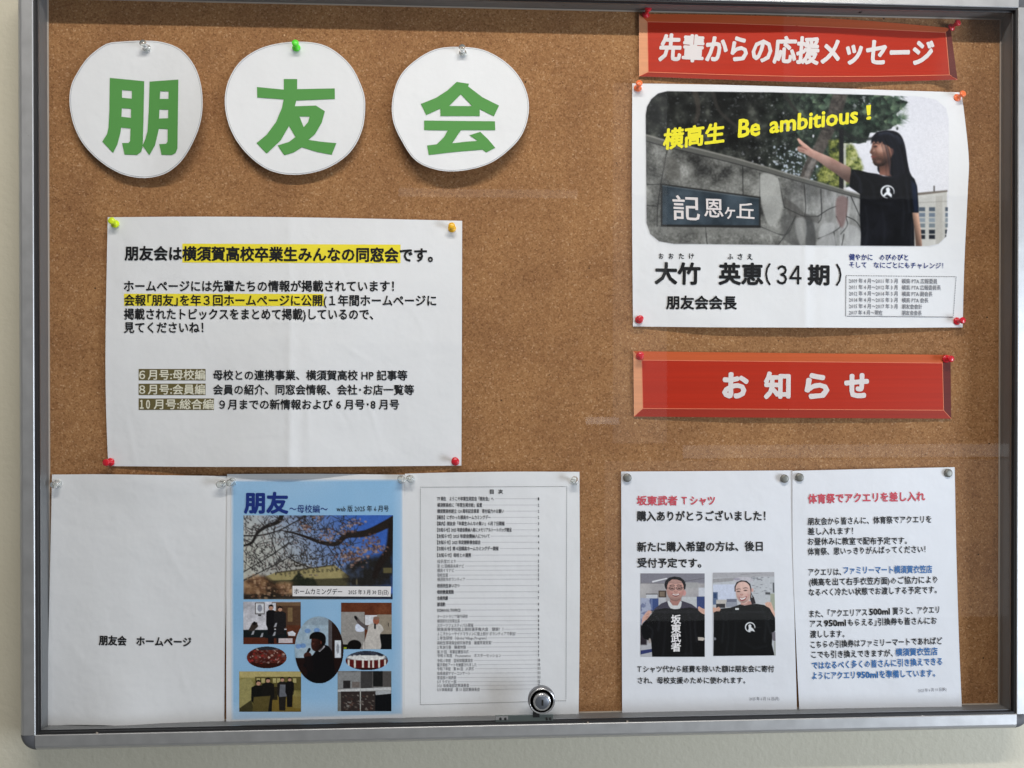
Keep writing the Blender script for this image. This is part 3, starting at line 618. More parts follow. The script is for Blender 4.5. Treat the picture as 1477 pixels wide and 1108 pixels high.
def poster_photo():
    c = Cv(30, 0, 1385, 700, 2.35, aff(.325, 920, 130), (226, 226, 232), 11); R = c.put
    one = np.ones_like(c.X); X, Y = c.X, c.Y
    c.blotch(one, 500, .3, .7, [(214, 214, 222), (232, 231, 236)])
    # trees
    fol = c.poly([(20,-10),(1095,-10),(1120,25),(1195,55),(1150,110),(1170,135),(1120,170),(1030,190),(1015,235),(905,235),(880,300),(985,330),(1000,400),(900,445),(560,360),(300,290),(20,215)], 10)
    edge = c.noise(34, 4); near = c.poly([(0,-30),(1120,-30),(1230,50),(1190,160),(1040,215),(1020,250),(1030,420),(900,470),(560,390),(0,240)], 46); near = np.clip(near*2, 0, 1); lf = np.clip((fol*1.0 + (edge-.5)*1.5 - .42)*6, 0, 1)*near
    hole = c.noise(15, 3); holes = np.clip((hole - .66)*12, 0, 1) * np.clip((c.noise(160, 2)-.42)*5, 0, 1)*np.clip((X-380)/200, 0, 1)
    lf = lf*(1-.85*holes)
    c.blotch(lf, 40, .25, .8, [(14, 16, 15), (26, 28, 27), (44, 46, 43), (82, 84, 78)], 5)
    tr = lf*np.clip((X-520)/250, 0, 1); c.blotch(tr*.75, 24, .3, .75, [(18, 26, 22), (48, 62, 52), (96, 114, 94)], 5)
    # needle clumps at the right of the pine
    rs = np.random.RandomState(5)
    for k in range(96):
        cx, cy = (rs.uniform(700, 1165), rs.uniform(0, 200)) if k < 60 else (rs.uniform(1000, 1185), rs.uniform(10, 150))
        if cx > 1050 and cy > 150 or cx + (150-cy)*.2 > 1190: continue
        a0 = rs.uniform(-1.0, .4); q = [(66, 88, 70), (112, 132, 104), (30, 44, 36), (84, 106, 88)][rs.randint(0, 4)]
        for i in range(9):
            a = a0 + (i-4)*.22; L = rs.uniform(20, 42); R(c.stroke([(cx, cy), (cx+L*math.cos(a), cy+L*math.sin(a))], 3.2, 1.2, 2), q, .7)
    for k in range(150):
        cx, cy = rs.uniform(600, 800), rs.uniform(250, 400); R(c.ell(cx, cy, rs.uniform(2, 7), rs.uniform(2, 5), 2, rs.uniform(0, 3)), (196, 206, 220), .8)
    for k in range(240):
        cx, cy = rs.uniform(40, 1000), rs.uniform(0, 330); R(c.ell(cx, cy, rs.uniform(1, 4), rs.uniform(1, 3), 2), (150, 154, 158), .5)
    R(c.stroke([(250,-10),(268,80),(258,140)], 26, 16, 8, True), (74, 66, 60), .6); R(c.stroke([(330,-10),(360,90),(460,180)], 18, 12, 8, True), (62, 58, 54), .6)
    R(c.stroke([(905,-5),(870,110),(820,230),(765,330),(735,410)], 66, 44, 8, True), (76, 70, 66), .9); R(c.stroke([(792,290),(752,372),(740,412)], 24, 20, 8, True), (164, 160, 156), .8)
    c.blotch(c.stroke([(905,-5),(870,110),(820,230),(765,330),(735,410)], 60, 40, 8, True)*.5, 14, .3, .7, [(44, 40, 38), (110, 102, 96)], 4)
    R(c.stroke([(640,0),(700,90),(760,150),(850,180)], 16, 10, 6, True), (40, 38, 36), .8); R(c.stroke([(860,150),(960,215),(1050,215)], 26, 12, 8, True), (34, 38, 36), .85)
    bsh = c.poly([(850,225),(905,215),(905,440),(800,410),(790,380),(850,300)], 14); c.blotch(np.clip(bsh+(c.noise(20,3)-.5)*.9*(bsh>.02),0,1), 22, .3, .7, [(34, 42, 26), (96, 104, 48), (168, 168, 96)], 5, gain=.8)
    b2 = c.poly([(912,235),(950,240),(985,300),(1000,350),(960,400),(915,420)], 16); c.blotch(np.clip(b2+(c.noise(18,3)-.5)*(b2>.02),0,1), 20, .3, .7, [(56, 68, 36), (128, 136, 72), (190, 190, 128)], 5, gain=.8)
    R(c.rect(893, 170, 913, 445, 3), (28, 28, 30)); R(c.rect(914, 240, 924, 445, 4), (200, 198, 196), .8)
    # wall
    wl = c.poly([(20,200),(150,238),(300,275),(430,308),(560,345),(680,380),(780,408),(880,438),(990,468),(992,710),(20,710)], 3)
    c.blotch(wl, 90, .25, .75, [(54, 54, 53), (92, 92, 89), (122, 122, 118), (148, 148, 144)], 6); c.shade(wl, 520, 0, 900, 0, 1.0, 1.28); 
    gr = c.noise(7, 3); c.rgb += (wl*(gr-.5)*.26)[..., None]; stn = c.noise(44, 5, sx=2.4, sy=.5); R(wl*np.clip((stn-.54)*6, 0, 1)*np.clip((X-560)/120, 0, 1), (58, 58, 57), .55)
    c.blotch(wl*np.clip((X-620)/200, 0, 1)*.7, 60, .3, .7, [(120, 120, 118), (176, 176, 176)], 4, sx=2.2, sy=.6)
    R(c.stroke([(20,206),(150,244),(300,281),(430,314),(560,351),(680,386),(780,414),(880,444),(990,474)], 22, 15, 3), (92, 92, 88)); R(c.stroke([(20,194),(150,232),(300,269),(430,302),(560,339),(680,375),(780,403),(880,433),(990,463)], 8, 5, 3), (150, 148, 142), .8)
    R(c.stroke([(20,222),(150,258),(300,294),(430,326),(560,362),(680,396),(780,424),(880,452),(990,482)], 5, 3.5, 3), (46, 46, 46), .9)
    for st in ([(132,255),(118,330),(102,415)], [(102,415),(88,520),(86,605)], [(465,340),(467,465)], [(541,368),(541,480)], [(36,512),(88,516)], [(300,605),(308,690)], [(540,605),(655,642),(700,560)], [(40,420),(104,418)], [(625,392),(640,470),(650,520)], [(738,420),(745,520),(740,560)], [(812,440),(815,560),(800,590)], [(800,560),(845,530),(880,516)], [(930,475),(925,560),(930,600),(900,640)], [(800,660),(870,628),(900,600),(880,560)], [(925,560),(965,580),(988,610)], [(650,520),(690,540),(740,560),(800,560)], [(700,560),(655,642),(620,690)], [(870,628),(880,692)], [(915,640),(905,692)], [(945,470),(985,560)]):
        R(c.stroke(st, 3.4, 2.6, 2.4, True), (30, 30, 30), .95)
    for (pg, col, a) in ([[(545,375),(622,392),(636,470),(640,540),(610,600),(575,590),(548,500)], (176, 176, 172), .75], [[(884,478),(930,480),(926,560),(905,612),(880,560)], (122, 98, 96), .8], [[(640,560),(700,570),(735,690),(690,690),(640,650)], (74, 74, 73), .55], [[(735,560),(775,575),(790,690),(750,690)], (54, 54, 54), .65], [[(640,480),(690,500),(740,545),(800,560),(795,590),(740,570),(680,560)], (72, 70, 68), .5], [[(815,600),(870,590),(868,628),(805,655)], (190, 190, 190), .55], [[(800,665),(868,640),(880,690),(800,692)], (176, 176, 176), .6], [[(930,600),(985,620),(988,690),(925,690)], (182, 182, 182), .6], [[(110,300),(170,310),(190,380),(150,400),(120,380)], (88, 86, 82), .5], [[(700,575),(740,570),(748,640),(725,690),(705,640)], (160, 160, 158), .7]):
        R(c.poly(pg, 9, True), col, a)
    R(c.poly([(112,600),(300,606),(640,612),(650,640),(600,640),(110,632)], 8), (128, 128, 124), .5)
    # plaque
    R(c.poly([(102,415),(545,474),(545,612),(102,606)], 3), (38, 38, 38)); pl = c.poly([(109,422),(538,480),(538,600),(109,597)], 2); c.blotch(pl, 80, .3, .7, [(44, 54, 62), (72, 84, 94)], 5)
    R(c.stroke([(109,424),(538,482)], 4, 4, 2), (118, 126, 130), .6)
    # building
    bl = c.poly([(1225,458),(1372,448),(1372,700),(1225,700)], 2); c.blotch(bl, 90, .3, .7, [(196, 194, 188), (214, 211, 206)]); R(c.poly([(1240,456),(1374,444),(1374,452),(1240,468)], 2), (120, 112, 104)); R(c.rect(1312, 425, 1318, 450, 2), (80, 76, 74))
    R(c.rect(1322, 470, 1352, 700, 5), (180, 176, 168), .7); R(c.stroke([(1240,500),(1372,494)], 3, 3, 2), (150, 146, 140), .7)
    for wx in (1240, 1284, 1356):
        for k, wy in enumerate((520, 545, 568, 592, 620, 643)):
            w = 27 if wx < 1350 else 14; R(c.rect(wx+8, wy, wx+8+w, wy+18, 2), [(84, 94, 106), (112, 124, 138), (140, 150, 158), (120, 130, 136), (40, 46, 54), (34, 38, 46)][k])
    # person: arm, shirt, hair, face
    sk = c.poly([(945,345),(905,325),(860,300),(800,275),(772,262),(752,245),(735,232),(714,213),(706,217),(716,236),(730,250),(712,250),(705,262),(716,275),(735,280),(756,292),(790,308),(840,345),(885,375),(930,410),(944,412)], 3)
    c.blotch(sk, 40, .3, .7, [(196, 152, 138), (216, 174, 160)]); c.shade(sk, 860, 290, 835, 345, 1.06, .58); c.shade(sk, 945, 380, 780, 290, .74, 1.06)
    R(c.stroke([(714,251),(738,257),(750,264)], 4, 4, 3), (120, 78, 70), .85); R(c.stroke([(712,265),(738,270)], 3, 3, 3), (128, 84, 76), .8); R(c.stroke([(716,236),(732,250)], 3, 3, 3), (136, 92, 84), .7); R(c.stroke([(756,262),(772,286)], 8, 8, 10), (168, 120, 108), .5)
    hair = c.poly([(1062,245),(1052,228),(1062,200),(1095,184),(1125,180),(1155,190),(1175,215),(1188,260),(1195,310),(1205,360),(1212,385),(1160,392),(1075,370),(1065,330),(1090,300)], 5, True)
    R(hair, (16, 16, 21)); nk = c.poly([(1068,322),(1120,300),(1140,385),(1074,376)], 5); R(nk, (132, 90, 76)); c.shade(nk, 1080, 330, 1090, 372, .55, 1.05)
    face = c.poly([(1046,212),(1041,232),(1039,246),(1037,258),(1031,271),(1029,278),(1037,283),(1038,289),(1035,296),(1040,301),(1039,308),(1043,314),(1043,322),(1052,334),(1068,340),(1092,335),(1118,310),(1134,280),(1140,245),(1120,200),(1070,195)], 3)
    c.blotch(face, 40, .3, .7, [(150, 106, 90), (164, 118, 100)]); c.shade(face, 1090, 255, 1140, 320, 1.1, .45); c.shade(face, 1060, 290, 1056, 340, 1.0, .52); c.shade(face, 1062, 240, 1036, 262, 1.0, .62)
    R(c.ell(1080, 262, 17, 13, 16), (204, 162, 142), .7); R(c.ell(1048, 270, 5, 9, 6), (190, 148, 130), .6); R(c.ell(1070, 318, 12, 7, 10), (150, 106, 92), .6)
    R(c.stroke([(1046,240),(1058,236),(1072,240)], 4, 3, 3), (48, 32, 30), .85); R(c.ell(1054, 250, 9, 4, 3), (44, 28, 28), .9); R(c.stroke([(1046,256),(1064,256)], 2.5, 2, 3), (96, 62, 54), .7)
    R(c.stroke([(1034,282),(1044,280),(1050,274)], 3, 3, 3), (78, 48, 42), .8); R(c.stroke([(1037,296),(1048,297),(1058,294)], 4.5, 3, 2.5), (128, 62, 60), .95); R(c.stroke([(1040,303),(1052,304)], 4, 3, 4), (92, 54, 48), .6); R(c.stroke([(1062,282),(1064,298)], 3, 3, 5), (110, 74, 64), .55)
    R(c.poly([(1034,240),(1038,210),(1060,186),(1100,178),(1135,182),(1160,200),(1178,235),(1190,290),(1200,350),(1214,394),(1170,397),(1130,390),(1118,368),(1124,320),(1134,292),(1124,258),(1106,244),(1090,240),(1084,228),(1074,238),(1066,226),(1056,236),(1048,226)], 4), (17, 17, 23))
    ear = c.ell(1128, 272, 7, 13, 4); R(ear, (152, 104, 90), .85); R(c.ell(1129, 273, 3, 8, 3), (96, 60, 52), .8)
    hm = np.clip(hair + c.poly([(1034,240),(1038,210),(1060,186),(1100,178),(1135,182),(1160,200),(1178,235),(1190,290),(1200,350),(1214,394),(1130,390),(1134,292),(1106,244)], 4), 0, 1)
    rs2 = np.random.RandomState(9)
    for k in range(46):
        t0 = rs2.uniform(0, 1); x = 1060+t0*96; R(c.stroke([(x, 190+abs(t0-.5)*26), (x+18+t0*14, 240), (x+34+t0*20, 310), (x+40+t0*26, 385)], 2.2, 1.6, 2.5, True)*hm, [(44, 48, 60), (6, 6, 9), (30, 32, 42)][k % 3], .55)
    for k in range(16):
        x = 1042+k*4.2; R(c.stroke([(1092+k*1.5, 188), (x+20, 204), (x, 236+rs2.uniform(-5, 5))], 3, 1.6, 2.5, True), [(12, 12, 17), (30, 31, 40)][k % 2], .8)
    R(c.stroke([(1072,196),(1108,190),(1146,208),(1164,236)], 8, 6, 12, True), (70, 78, 96), .55)
    sh = c.poly([(948,352),(985,356),(1020,366),(1062,372),(1090,382),(1130,385),(1160,372),(1205,372),(1228,395),(1240,430),(1246,520),(1246,545),(1222,545),(1226,600),(1228,700),(988,700),(990,640),(985,560),(986,462),(940,430),(942,390)], 3)
    c.blotch(sh, 70, .3, .7, [(7, 8, 11), (19, 20, 26)]); R(c.poly([(1212,400),(1236,420),(1246,540),(1226,542)], 10), (26, 36, 60), .8); R(c.stroke([(1060,374),(1092,384),(1128,386),(1156,376)], 6, 6, 4, True)*sh, (34, 36, 42), .8)
    for pts, a in (([(960,368),(985,400),(990,450)], .6), ([(1000,380),(1040,420),(1050,480)], .35), ([(1190,390),(1196,450),(1206,540)], .5), ([(1010,520),(1020,600),(1012,690)], .35), ([(1080,510),(1096,600),(1090,690)], .3), ([(1160,430),(1180,520),(1176,640)], .35), ([(1220,560),(1214,640),(1216,695)], .4), ([(1000,470),(1060,500),(1120,505)], .3)):
        R(c.stroke(pts, 5, 12, 12, True)*sh, (44, 46, 54), a)
    ar = c.poly([(1218,545),(1246,545),(1256,620),(1262,700),(1234,700),(1228,620)], 3); R(ar, (200, 158, 136)); c.shade(ar, 1250, 600, 1226, 606, 1.05, .5)
    # round emblem on the shirt
    em = np.clip(c.ell(1108, 451, 31, 29, 2.5) - c.ell(1110, 453, 25.5, 24.5, 2.5), 0, 1); em[(X > 1108) & (Y > 462)] = 0; R(em, (232, 234, 238))
    R(c.poly([(1103,434),(1114,430),(1120,442),(1118,452),(1128,464),(1126,478),(1116,470),(1106,464),(1096,472),(1086,470),(1096,458),(1104,450),(1100,442)], 2.5), (232, 234, 238))
    c.finish(1, .02, 9)
    # rounded corners, white beyond them
    q = [(35,112),(40,75),(60,40),(90,15),(130,5),(600,10),(1050,22),(1250,30),(1320,42),(1366,80),(1378,130),(1376,600),(1368,650),(1335,682),(1290,693),(900,691),(160,683),(95,672),(55,640),(38,590)]
    m = c.poly(q, 3); c.put(1-m, (228, 228, 232)); return c, m
pc, pm = poster_photo()
P.picture(pc, keep=pm > .02)
P.text('plaque_lettering', [('記', 970.6, 299.5, 1009, 301, 38, .012, -.06), ('恩', 1016, 299.5, 1043, 300.5, 30, .014, -.06), ('ヶ', 1045.5, 304.5, 1060, 305, 24, .016, -.05), ('丘', 1062.5, 303.5, 1088, 305, 26, .014, -.05)], LETTER)
P.text('yellow_lettering', [('横高生', 957.5, 201.5, 1044.5, 191, 31, .035, .18, .0), ('Be', 1066, 184, 1096, 181, 36, .03, .16), ('ambitious', 1111, 179, 1237, 164, 33, .03, .16), ('！', 1250, 162.5, 1256, 161.5, 26, .03, .16)], YEL)
P.text('name_lettering', [('大竹', 945.6, 394, 1009.6, 395, 33, .034), ('英恵', 1037.5, 395, 1100.3, 395.5, 33, .034), ('（', 1104, 395.5, 1111.5, 395.5, 33, .012), ('３', 1121, 396, 1135, 396.2, 36, .012), ('４', 1139, 396.2, 1156, 396.4, 36, .012), ('期', 1166.3, 396.5, 1195.6, 396.7, 31, .036), ('）', 1206, 396.5, 1213.5, 396.5, 33, .012),
    ('朋友会会長', 961.5, 436.3, 1062.3, 436.8, 20.5, .032), ('お', 950.3, 369.4, 957.2, 369.4, 9.4, .02), ('お', 964.5, 369.4, 971.5, 369.4, 9.4, .02), ('た', 979.3, 369.5, 986.3, 369.5, 9.4, .02), ('け', 994, 369.6, 1001, 369.6, 9.4, .02),
    ('ふ', 1049.5, 370, 1057.5, 370, 9.6, .02), ('さ', 1064, 370.2, 1071, 370.2, 9.6, .02), ('え', 1077.8, 370.4, 1085.5, 370.4, 9.6, .02)], BLACK)
P.text('blue_lettering', [('健やかに　のびのびと', 1225, 370.8, 1310, 371.5, 10, .02), ('そして　なにごとにもチャレンジ！', 1225, 382, 1360.5, 383.3, 9.8, .014)], NAVY)
rows = [('2009 年 4 月～2011 年 3 月', '横高 PTA 広報委員', 1352), ('2011 年 4 月～2012 年 3 月', '横高 PTA 広報委員長', 1357), ('2012 年 4 月～2014 年 3 月', '横高 PTA 副会長', 1345), ('2014 年 4 月～2015 年 3 月', '横高 PTA 会長', 1339), ('2015 年 4 月～2017 年 3 月', '朋友会会計', 1330), ('2017 年 4 月～現在', '朋友会会長', 1329.5)]
P.text('small_lettering', [r for k, (a_, b2, xe) in enumerate(rows) for r in ((a_, 1224.8, 405+9.15*k, 1294.7 if k < 5 else 1273, 405.4+9.15*k, 7.6, .012), (b2, 1301, 405.6+9.15*k, xe, 405.9+9.15*k, 7.6, .012))], GREY)
def dotted(q, step, dash, w):
    out = []; q = [np.array(p, float) for p in q]
    for a_, b2 in zip(q, q[1:] + q[:1]):
        L = np.linalg.norm(b2-a_); e = (b2-a_)/L; n = np.array([-e[1], e[0]])*w/2
        for k in range(int(L/step)): s0 = a_ + e*k*step; s1 = s0 + e*dash; out.append([s0-n, s1-n, s1+n, s0+n])
    return out
def flat(sheet, name, quads_, m, off=.0005):
    V = np.array(quads_, float).reshape(-1, 2); n = len(quads_); F = np.arange(4*n).reshape(n, 4)
    return mesh(name, at(V[:, 0], V[:, 1], sheet.H(V[:, 0], V[:, 1]) + off), F, m, sheet.root)
flat(P, 'dotted_border', dotted([(1220.6,397.6),(1379.2,399.2),(1375,457.4),(1219.8,456.2)], 2.4, 1.3, .8), DGREY)
flat(P, 'ruled_line', [[(1221,455.7),(1375,457),(1375,457.7),(1221,456.4)], [(1219.9,398),(1220.7,398),(1220.3,456),(1219.5,456)]], GREY)

# ------------------------------------------------------------------ bottom row of portrait sheets
UQ = uvbox(68, 684, 328, 1050)
DQ = dents(12, 14, 80, 690, 320, 1040, .0004)
def HQ(X, Y):
    u, v = UQ(X, Y); w = np.clip(v, 0, 1); return .0024 + DQ(X, Y) + .009*w**1.5*np.exp(-((u-.35)/.3)**2) + .002*w + .002*np.sin(6*v+2*u)*np.sin(math.pi*np.clip(u,0,1)) + .004*np.exp(-((v)/.1)**2)*np.sin(math.pi*np.clip(u,0,1))**2
Q = Sheet('notice_sheet', 'mostly blank portrait white sheet at the lower left corner of the board', 'notice', [(75,684.6),(150,684.2),(240,685.6),(328,686.8)], [(328,686.8),(327.6,800),(324.5,930),(323.4,1050.7)],
          [(68.4,1046.8),(105,1045.6),(150,1046.2),(200,1048.5),(260,1050.3),(323.4,1050.7)], [(75,684.6),(73.5,760),(71.5,850),(69.2,960),(68.4,1046.8)], HQ, PAPER)
Q.text('lettering', [('朋友会　ホームページ', 143, 923.6, 275.5, 926.2, 14.8, .03)], BLACK)

UCV = uvbox(326, 684, 584, 1043)
def HCV(X, Y):
    u, v = UCV(X, Y); return .0032 + .0035*np.clip(v,0,1)**1.4 + .0015*np.sin(5*v)*np.sin(math.pi*np.clip(u,0,1)) + .002*np.clip(u-.9,0,1)*10*np.clip(v,0,1)*.6
GLOSSY = paper_mat('glossy_sheet', (.80, .80, .81), .28, .03, .5)
C = Sheet('newsletter_cover', 'pale blue newsletter cover with cherry blossom photograph above seven small pictures', 'newsletter', [(327.6,684),(450,683.6),(583.6,684.8)], [(583.6,684.8),(584.2,860),(583.8,1038.5)], [(326.5,1043),(455,1040.6),(583.8,1038.5)], [(327.6,684),(326.4,860),(326.5,1043)], HCV, GLOSSY)
PH = aff(.352, 310, 670)
def cover_blue():
    c = Cv(66, 60, 770, 1048, 6.0, PH, (150, 192, 226), 3); X, Y = c.X, c.Y
    c.blotch(np.ones_like(X), 260, .3, .7, [(146, 190, 226), (160, 198, 230)]); 
    m = c.poly([(72,68),(766,64),(766,1022),(72,1046)], 5)
    c.put(np.clip((Y-960)/90, 0, 1)*.75, (200, 218, 238)); c.put(np.clip((X-726)/40, 0, 1)*.5, (196, 216, 238)); c.put(1-m, (226, 228, 234)); return c
C.picture(cover_blue(), .0003, PRINT, 'blue_ground')
def p_blossom():
    c = Cv(40, 20, 1450, 820, 7.0, bil([(351.2,743.4),(567,743.2),(566.4,864.6),(351.2,864.6)], 40, 20, 1450, 820), (120, 140, 180), 7); X, Y = c.X, c.Y; one = np.ones_like(X); R = c.put
    t = np.clip((X-100)/1000 - (Y-20)/1600, 0, 1)[..., None]; c.rgb[:] = (np.array([196, 202, 208])*(1-t) + np.array([62, 106, 196])*t)/255; R(np.clip((760-X)/700, 0, 1)*np.clip((Y+60)/400, 0, 1), (206, 204, 190), .9)
    R(c.poly([(200,575),(460,430),(700,515),(360,575)], 5), (190, 188, 182)); R(c.poly([(340,565),(900,490),(1040,600),(1010,690),(240,690),(250,600)], 5), (176, 162, 112))
    R(c.poly([(340,560),(900,488),(900,500),(340,576)], 5), (92, 84, 66)); 
    for k in range(14): R(c.rect(380+k*44, 560-k*3, 400+k*44, 590-k*3, 6), (96, 88, 62), .7)
    R(c.poly([(300,640),(1050,615),(1050,700),(300,700)], 8), (66, 62, 44), .85)
    dk = c.poly([(1450,360),(1350,400),(1200,420),(1050,470),(980,520),(1000,620),(1050,700),(1450,700)], 60); R(np.clip(dk + (c.noise(90, 4)-.5)*1.3*(dk > .02), 0, 1), (34, 30, 24), .95)
    bs = c.poly([(490,640),(560,560),(620,620),(700,610),(740,690),(480,700)], 20); R(np.clip(bs+(c.noise(40,3)-.5)*(bs>.02),0,1), (36, 40, 28))
    lo = c.poly([(40,640),(120,600),(240,590),(330,660),(500,660),(510,820),(40,820)], 40); c.blotch(lo, 90, .3, .7, [(52, 38, 28), (122, 88, 62), (180, 142, 104)], 5)
    R(c.rect(40, 770, 1450, 820, 20), (30, 26, 22), .8)
    rs = np.random.RandomState(3)
    R(c.stroke([(400,20),(370,80),(250,130),(170,190),(120,280),(40,310)], 44, 20, 8, True), (38, 34, 32)); R(c.stroke([(1450,70),(1380,110),(1200,190),(1010,215),(920,290),(780,280),(640,230),(520,190),(380,160)], 86, 7, 8, True), (40, 32, 28)); R(c.stroke([(1450,120),(1420,330),(1330,480),(1280,600)], 90, 60, 20, True), (34, 26, 22))
    R(c.stroke([(620,30),(480,110),(360,170),(200,210),(40,215)], 12, 14, 6, True), (50, 46, 46)); R(c.stroke([(470,280),(300,400),(40,560)], 10, 10, 6, True), (52, 48, 44)); R(c.stroke([(470,420),(240,540),(40,640)], 8, 12, 6, True), (52, 48, 44)); R(c.stroke([(820,290),(880,380),(960,500)], 8, 8, 6), (46, 42, 42)); R(c.stroke([(450,410),(560,480),(680,520)], 8, 8, 6), (46, 42, 42)); R(c.stroke([(340,130),(310,260),(350,380)], 10, 7, 6, True), (46, 42, 42)); R(c.stroke([(600,90),(700,160),(860,150),(980,215)], 6, 9, 6, True), (50, 44, 46))
    for k in range(520):
        x, y = rs.uniform(40, 1100), rs.uniform(30, 560); a = rs.uniform(-2.8, -.2); L = rs.uniform(30, 110); R(c.stroke([(x, y), (x+L*.5*math.cos(a)+rs.uniform(-10, 10), y+L*.5*math.sin(a)), (x+L*math.cos(a), y+L*math.sin(a))], 8, 4, 5), (44, 40, 40), .85)
    for k in range(260):
        x, y = rs.uniform(40, 760), rs.uniform(30, 600); R(c.ell(x, y, rs.uniform(4, 9), rs.uniform(4, 8), 6), (46, 40, 42) if k % 3 else (150, 132, 128), .8)
    for k in range(70):
        x = rs.uniform(480, 900); y = rs.uniform(390, 510); R(c.ell(x, y, rs.uniform(5, 14), rs.uniform(5, 12), 6), (52, 46, 40), .7)
    for (cx, cy, sp, n) in ((640,140,60,26),(850,215,90,40),(1010,150,70,34),(1120,90,60,22),(1230,270,90,46),(1190,350,110,54),(1020,410,100,60),(1320,330,90,40),(1100,430,110,50),(740,40,50,12),(160,640,70,26),(210,740,110,40),(430,720,90,34)):
        for k in range(n):
            x, y = rs.normal(cx, sp*.55), rs.normal(cy, sp*.38); q = [(146, 108, 96), (104, 72, 62), (186, 156, 142), (70, 48, 42)][rs.randint(4)]
            if cy > 600: q = [(176, 138, 112), (120, 84, 62), (198, 164, 128)][rs.randint(3)]
            R(c.ell(x, y, rs.uniform(6, 15), rs.uniform(5, 12), 7), q, .7)
    R(c.rect(1360, 520, 1440, 570, 6), (120, 110, 70), .8); R(c.ell(1110, 655, 8, 30, 6), (150, 140, 110), .6)
    c.finish(0, .05, 30); c.mul(.93); return c
C.picture(p_blossom(), .00045)
C.quads('caption_strip', [[(422,845.2),(564,846),(563.5,860.8),(422,860)]], WHITEINK, .00058)
C.text('lettering', [('ホームカミングデー', 424.6, 853, 493.6, 853.6, 9.4, .006), ('2025 年 3 月 30 日(日)', 502.6, 854, 560.4, 854.4, 7.8, .006), ('web 版 2025 年 6 月号', 485.6, 733.8, 560.6, 733.6, 9.8, .004)], BLACK, .0008)
C.text('heading', [('朋友', 353, 725.2, 414.8, 725.6, 32, .04), ('～母校編～', 417.4, 734, 472.6, 734.2, 12.6, .004)], NAVY, .0008)
def room(x0, y0, x1, y1, q, base, seed, fn, m=None, step=2.6, off=.00045):
    c = Cv(x0, y0, x1, y1, step, bil(q, x0, y0, x1, y1), base, seed); fn(c); c.finish(0, .06, 16); c.rgb[:] = np.clip((c.rgb - .10)*1.16 + .05, 0, 1)
    k = None if m is None else m(c)
    C.picture(c, off, keep=k)
def sil(c, x, y, h, col, head=(180, 140, 120), hair=(24, 22, 22), w=.30):
    R = c.put; R(c.poly([(x-w*h*.5, y+h*.18),(x-w*h*.25, y+h*.13),(x+w*h*.25, y+h*.13),(x+w*h*.5, y+h*.18),(x+w*h*.52, y+h*.55),(x+w*h*.36, y+h*.6),(x+w*h*.30, y+h),(x-w*h*.30, y+h),(x-w*h*.36, y+h*.6),(x-w*h*.52, y+h*.5)], 3, False), col)
    R(c.ell(x, y+h*.065, h*.058, h*.068, 3), head); R(c.poly([(x-h*.065, y+h*.09),(x-h*.06, y+h*.01),(x, y-h*.015),(x+h*.06, y+h*.01),(x+h*.065, y+h*.09),(x+h*.045, y+h*.04),(x-h*.03, y+h*.035)], 3), hair)
def f1(c):   # two people standing behind a table of shirts; framed picture on the wall
    R = c.put; c.blotch(np.ones_like(c.X), 100, .3, .7, [(170, 168, 174), (204, 202, 208)]); R(c.rect(305, 105, 560, 330, 3), (88, 66, 52)); R(c.rect(310, 110, 340, 178, 2), (200, 200, 206)); R(c.rect(440, 150, 480, 270, 4), (126, 104, 76)); R(c.rect(345, 108, 550, 135, 4), (120, 96, 74), .8)
    R(c.rect(163, 108, 244, 208, 2), (84, 78, 76)); R(c.rect(170, 114, 238, 200, 2), (206, 206, 210)); R(c.ell(204, 155, 20, 30, 5), (142, 144, 156)); R(c.rect(190, 210, 216, 222, 2), (50, 48, 50))
    R(c.rect(60, 340, 560, 410, 6), (26, 34, 36)); R(c.rect(60, 405, 560, 470, 4), (88, 48, 34)); R(c.rect(430, 300, 550, 400, 4), (96, 58, 42))
    sil(c, 298, 128, 330, (26, 24, 28), w=.24); sil(c, 375, 142, 310, (38, 36, 38), w=.32); R(c.rect(250, 380, 440, 410, 6), (26, 32, 36), .9)
    for x, y in ((150,365),(225,385),(330,375),(340,300)): R(c.poly([(x-20,y+18),(x-4,y-18),(x+10,y-20),(x+2,y+14)], 4), (190, 190, 196), .8)
    R(c.poly([(105,350),(140,280),(180,275),(190,310),(150,350)], 6), (60, 52, 48)); R(c.ell(158, 285, 14, 16, 4), (24, 22, 22)); R(c.poly([(438,360),(480,348),(508,370),(500,392),(445,390)], 4), (206, 206, 212)); R(c.rect(362, 412, 480, 452, 3), (196, 184, 186))
room(65, 100, 550, 462, [(351,868),(433.8,868),(434,929.3),(351,929.3)], (170, 168, 172), 21, f1)
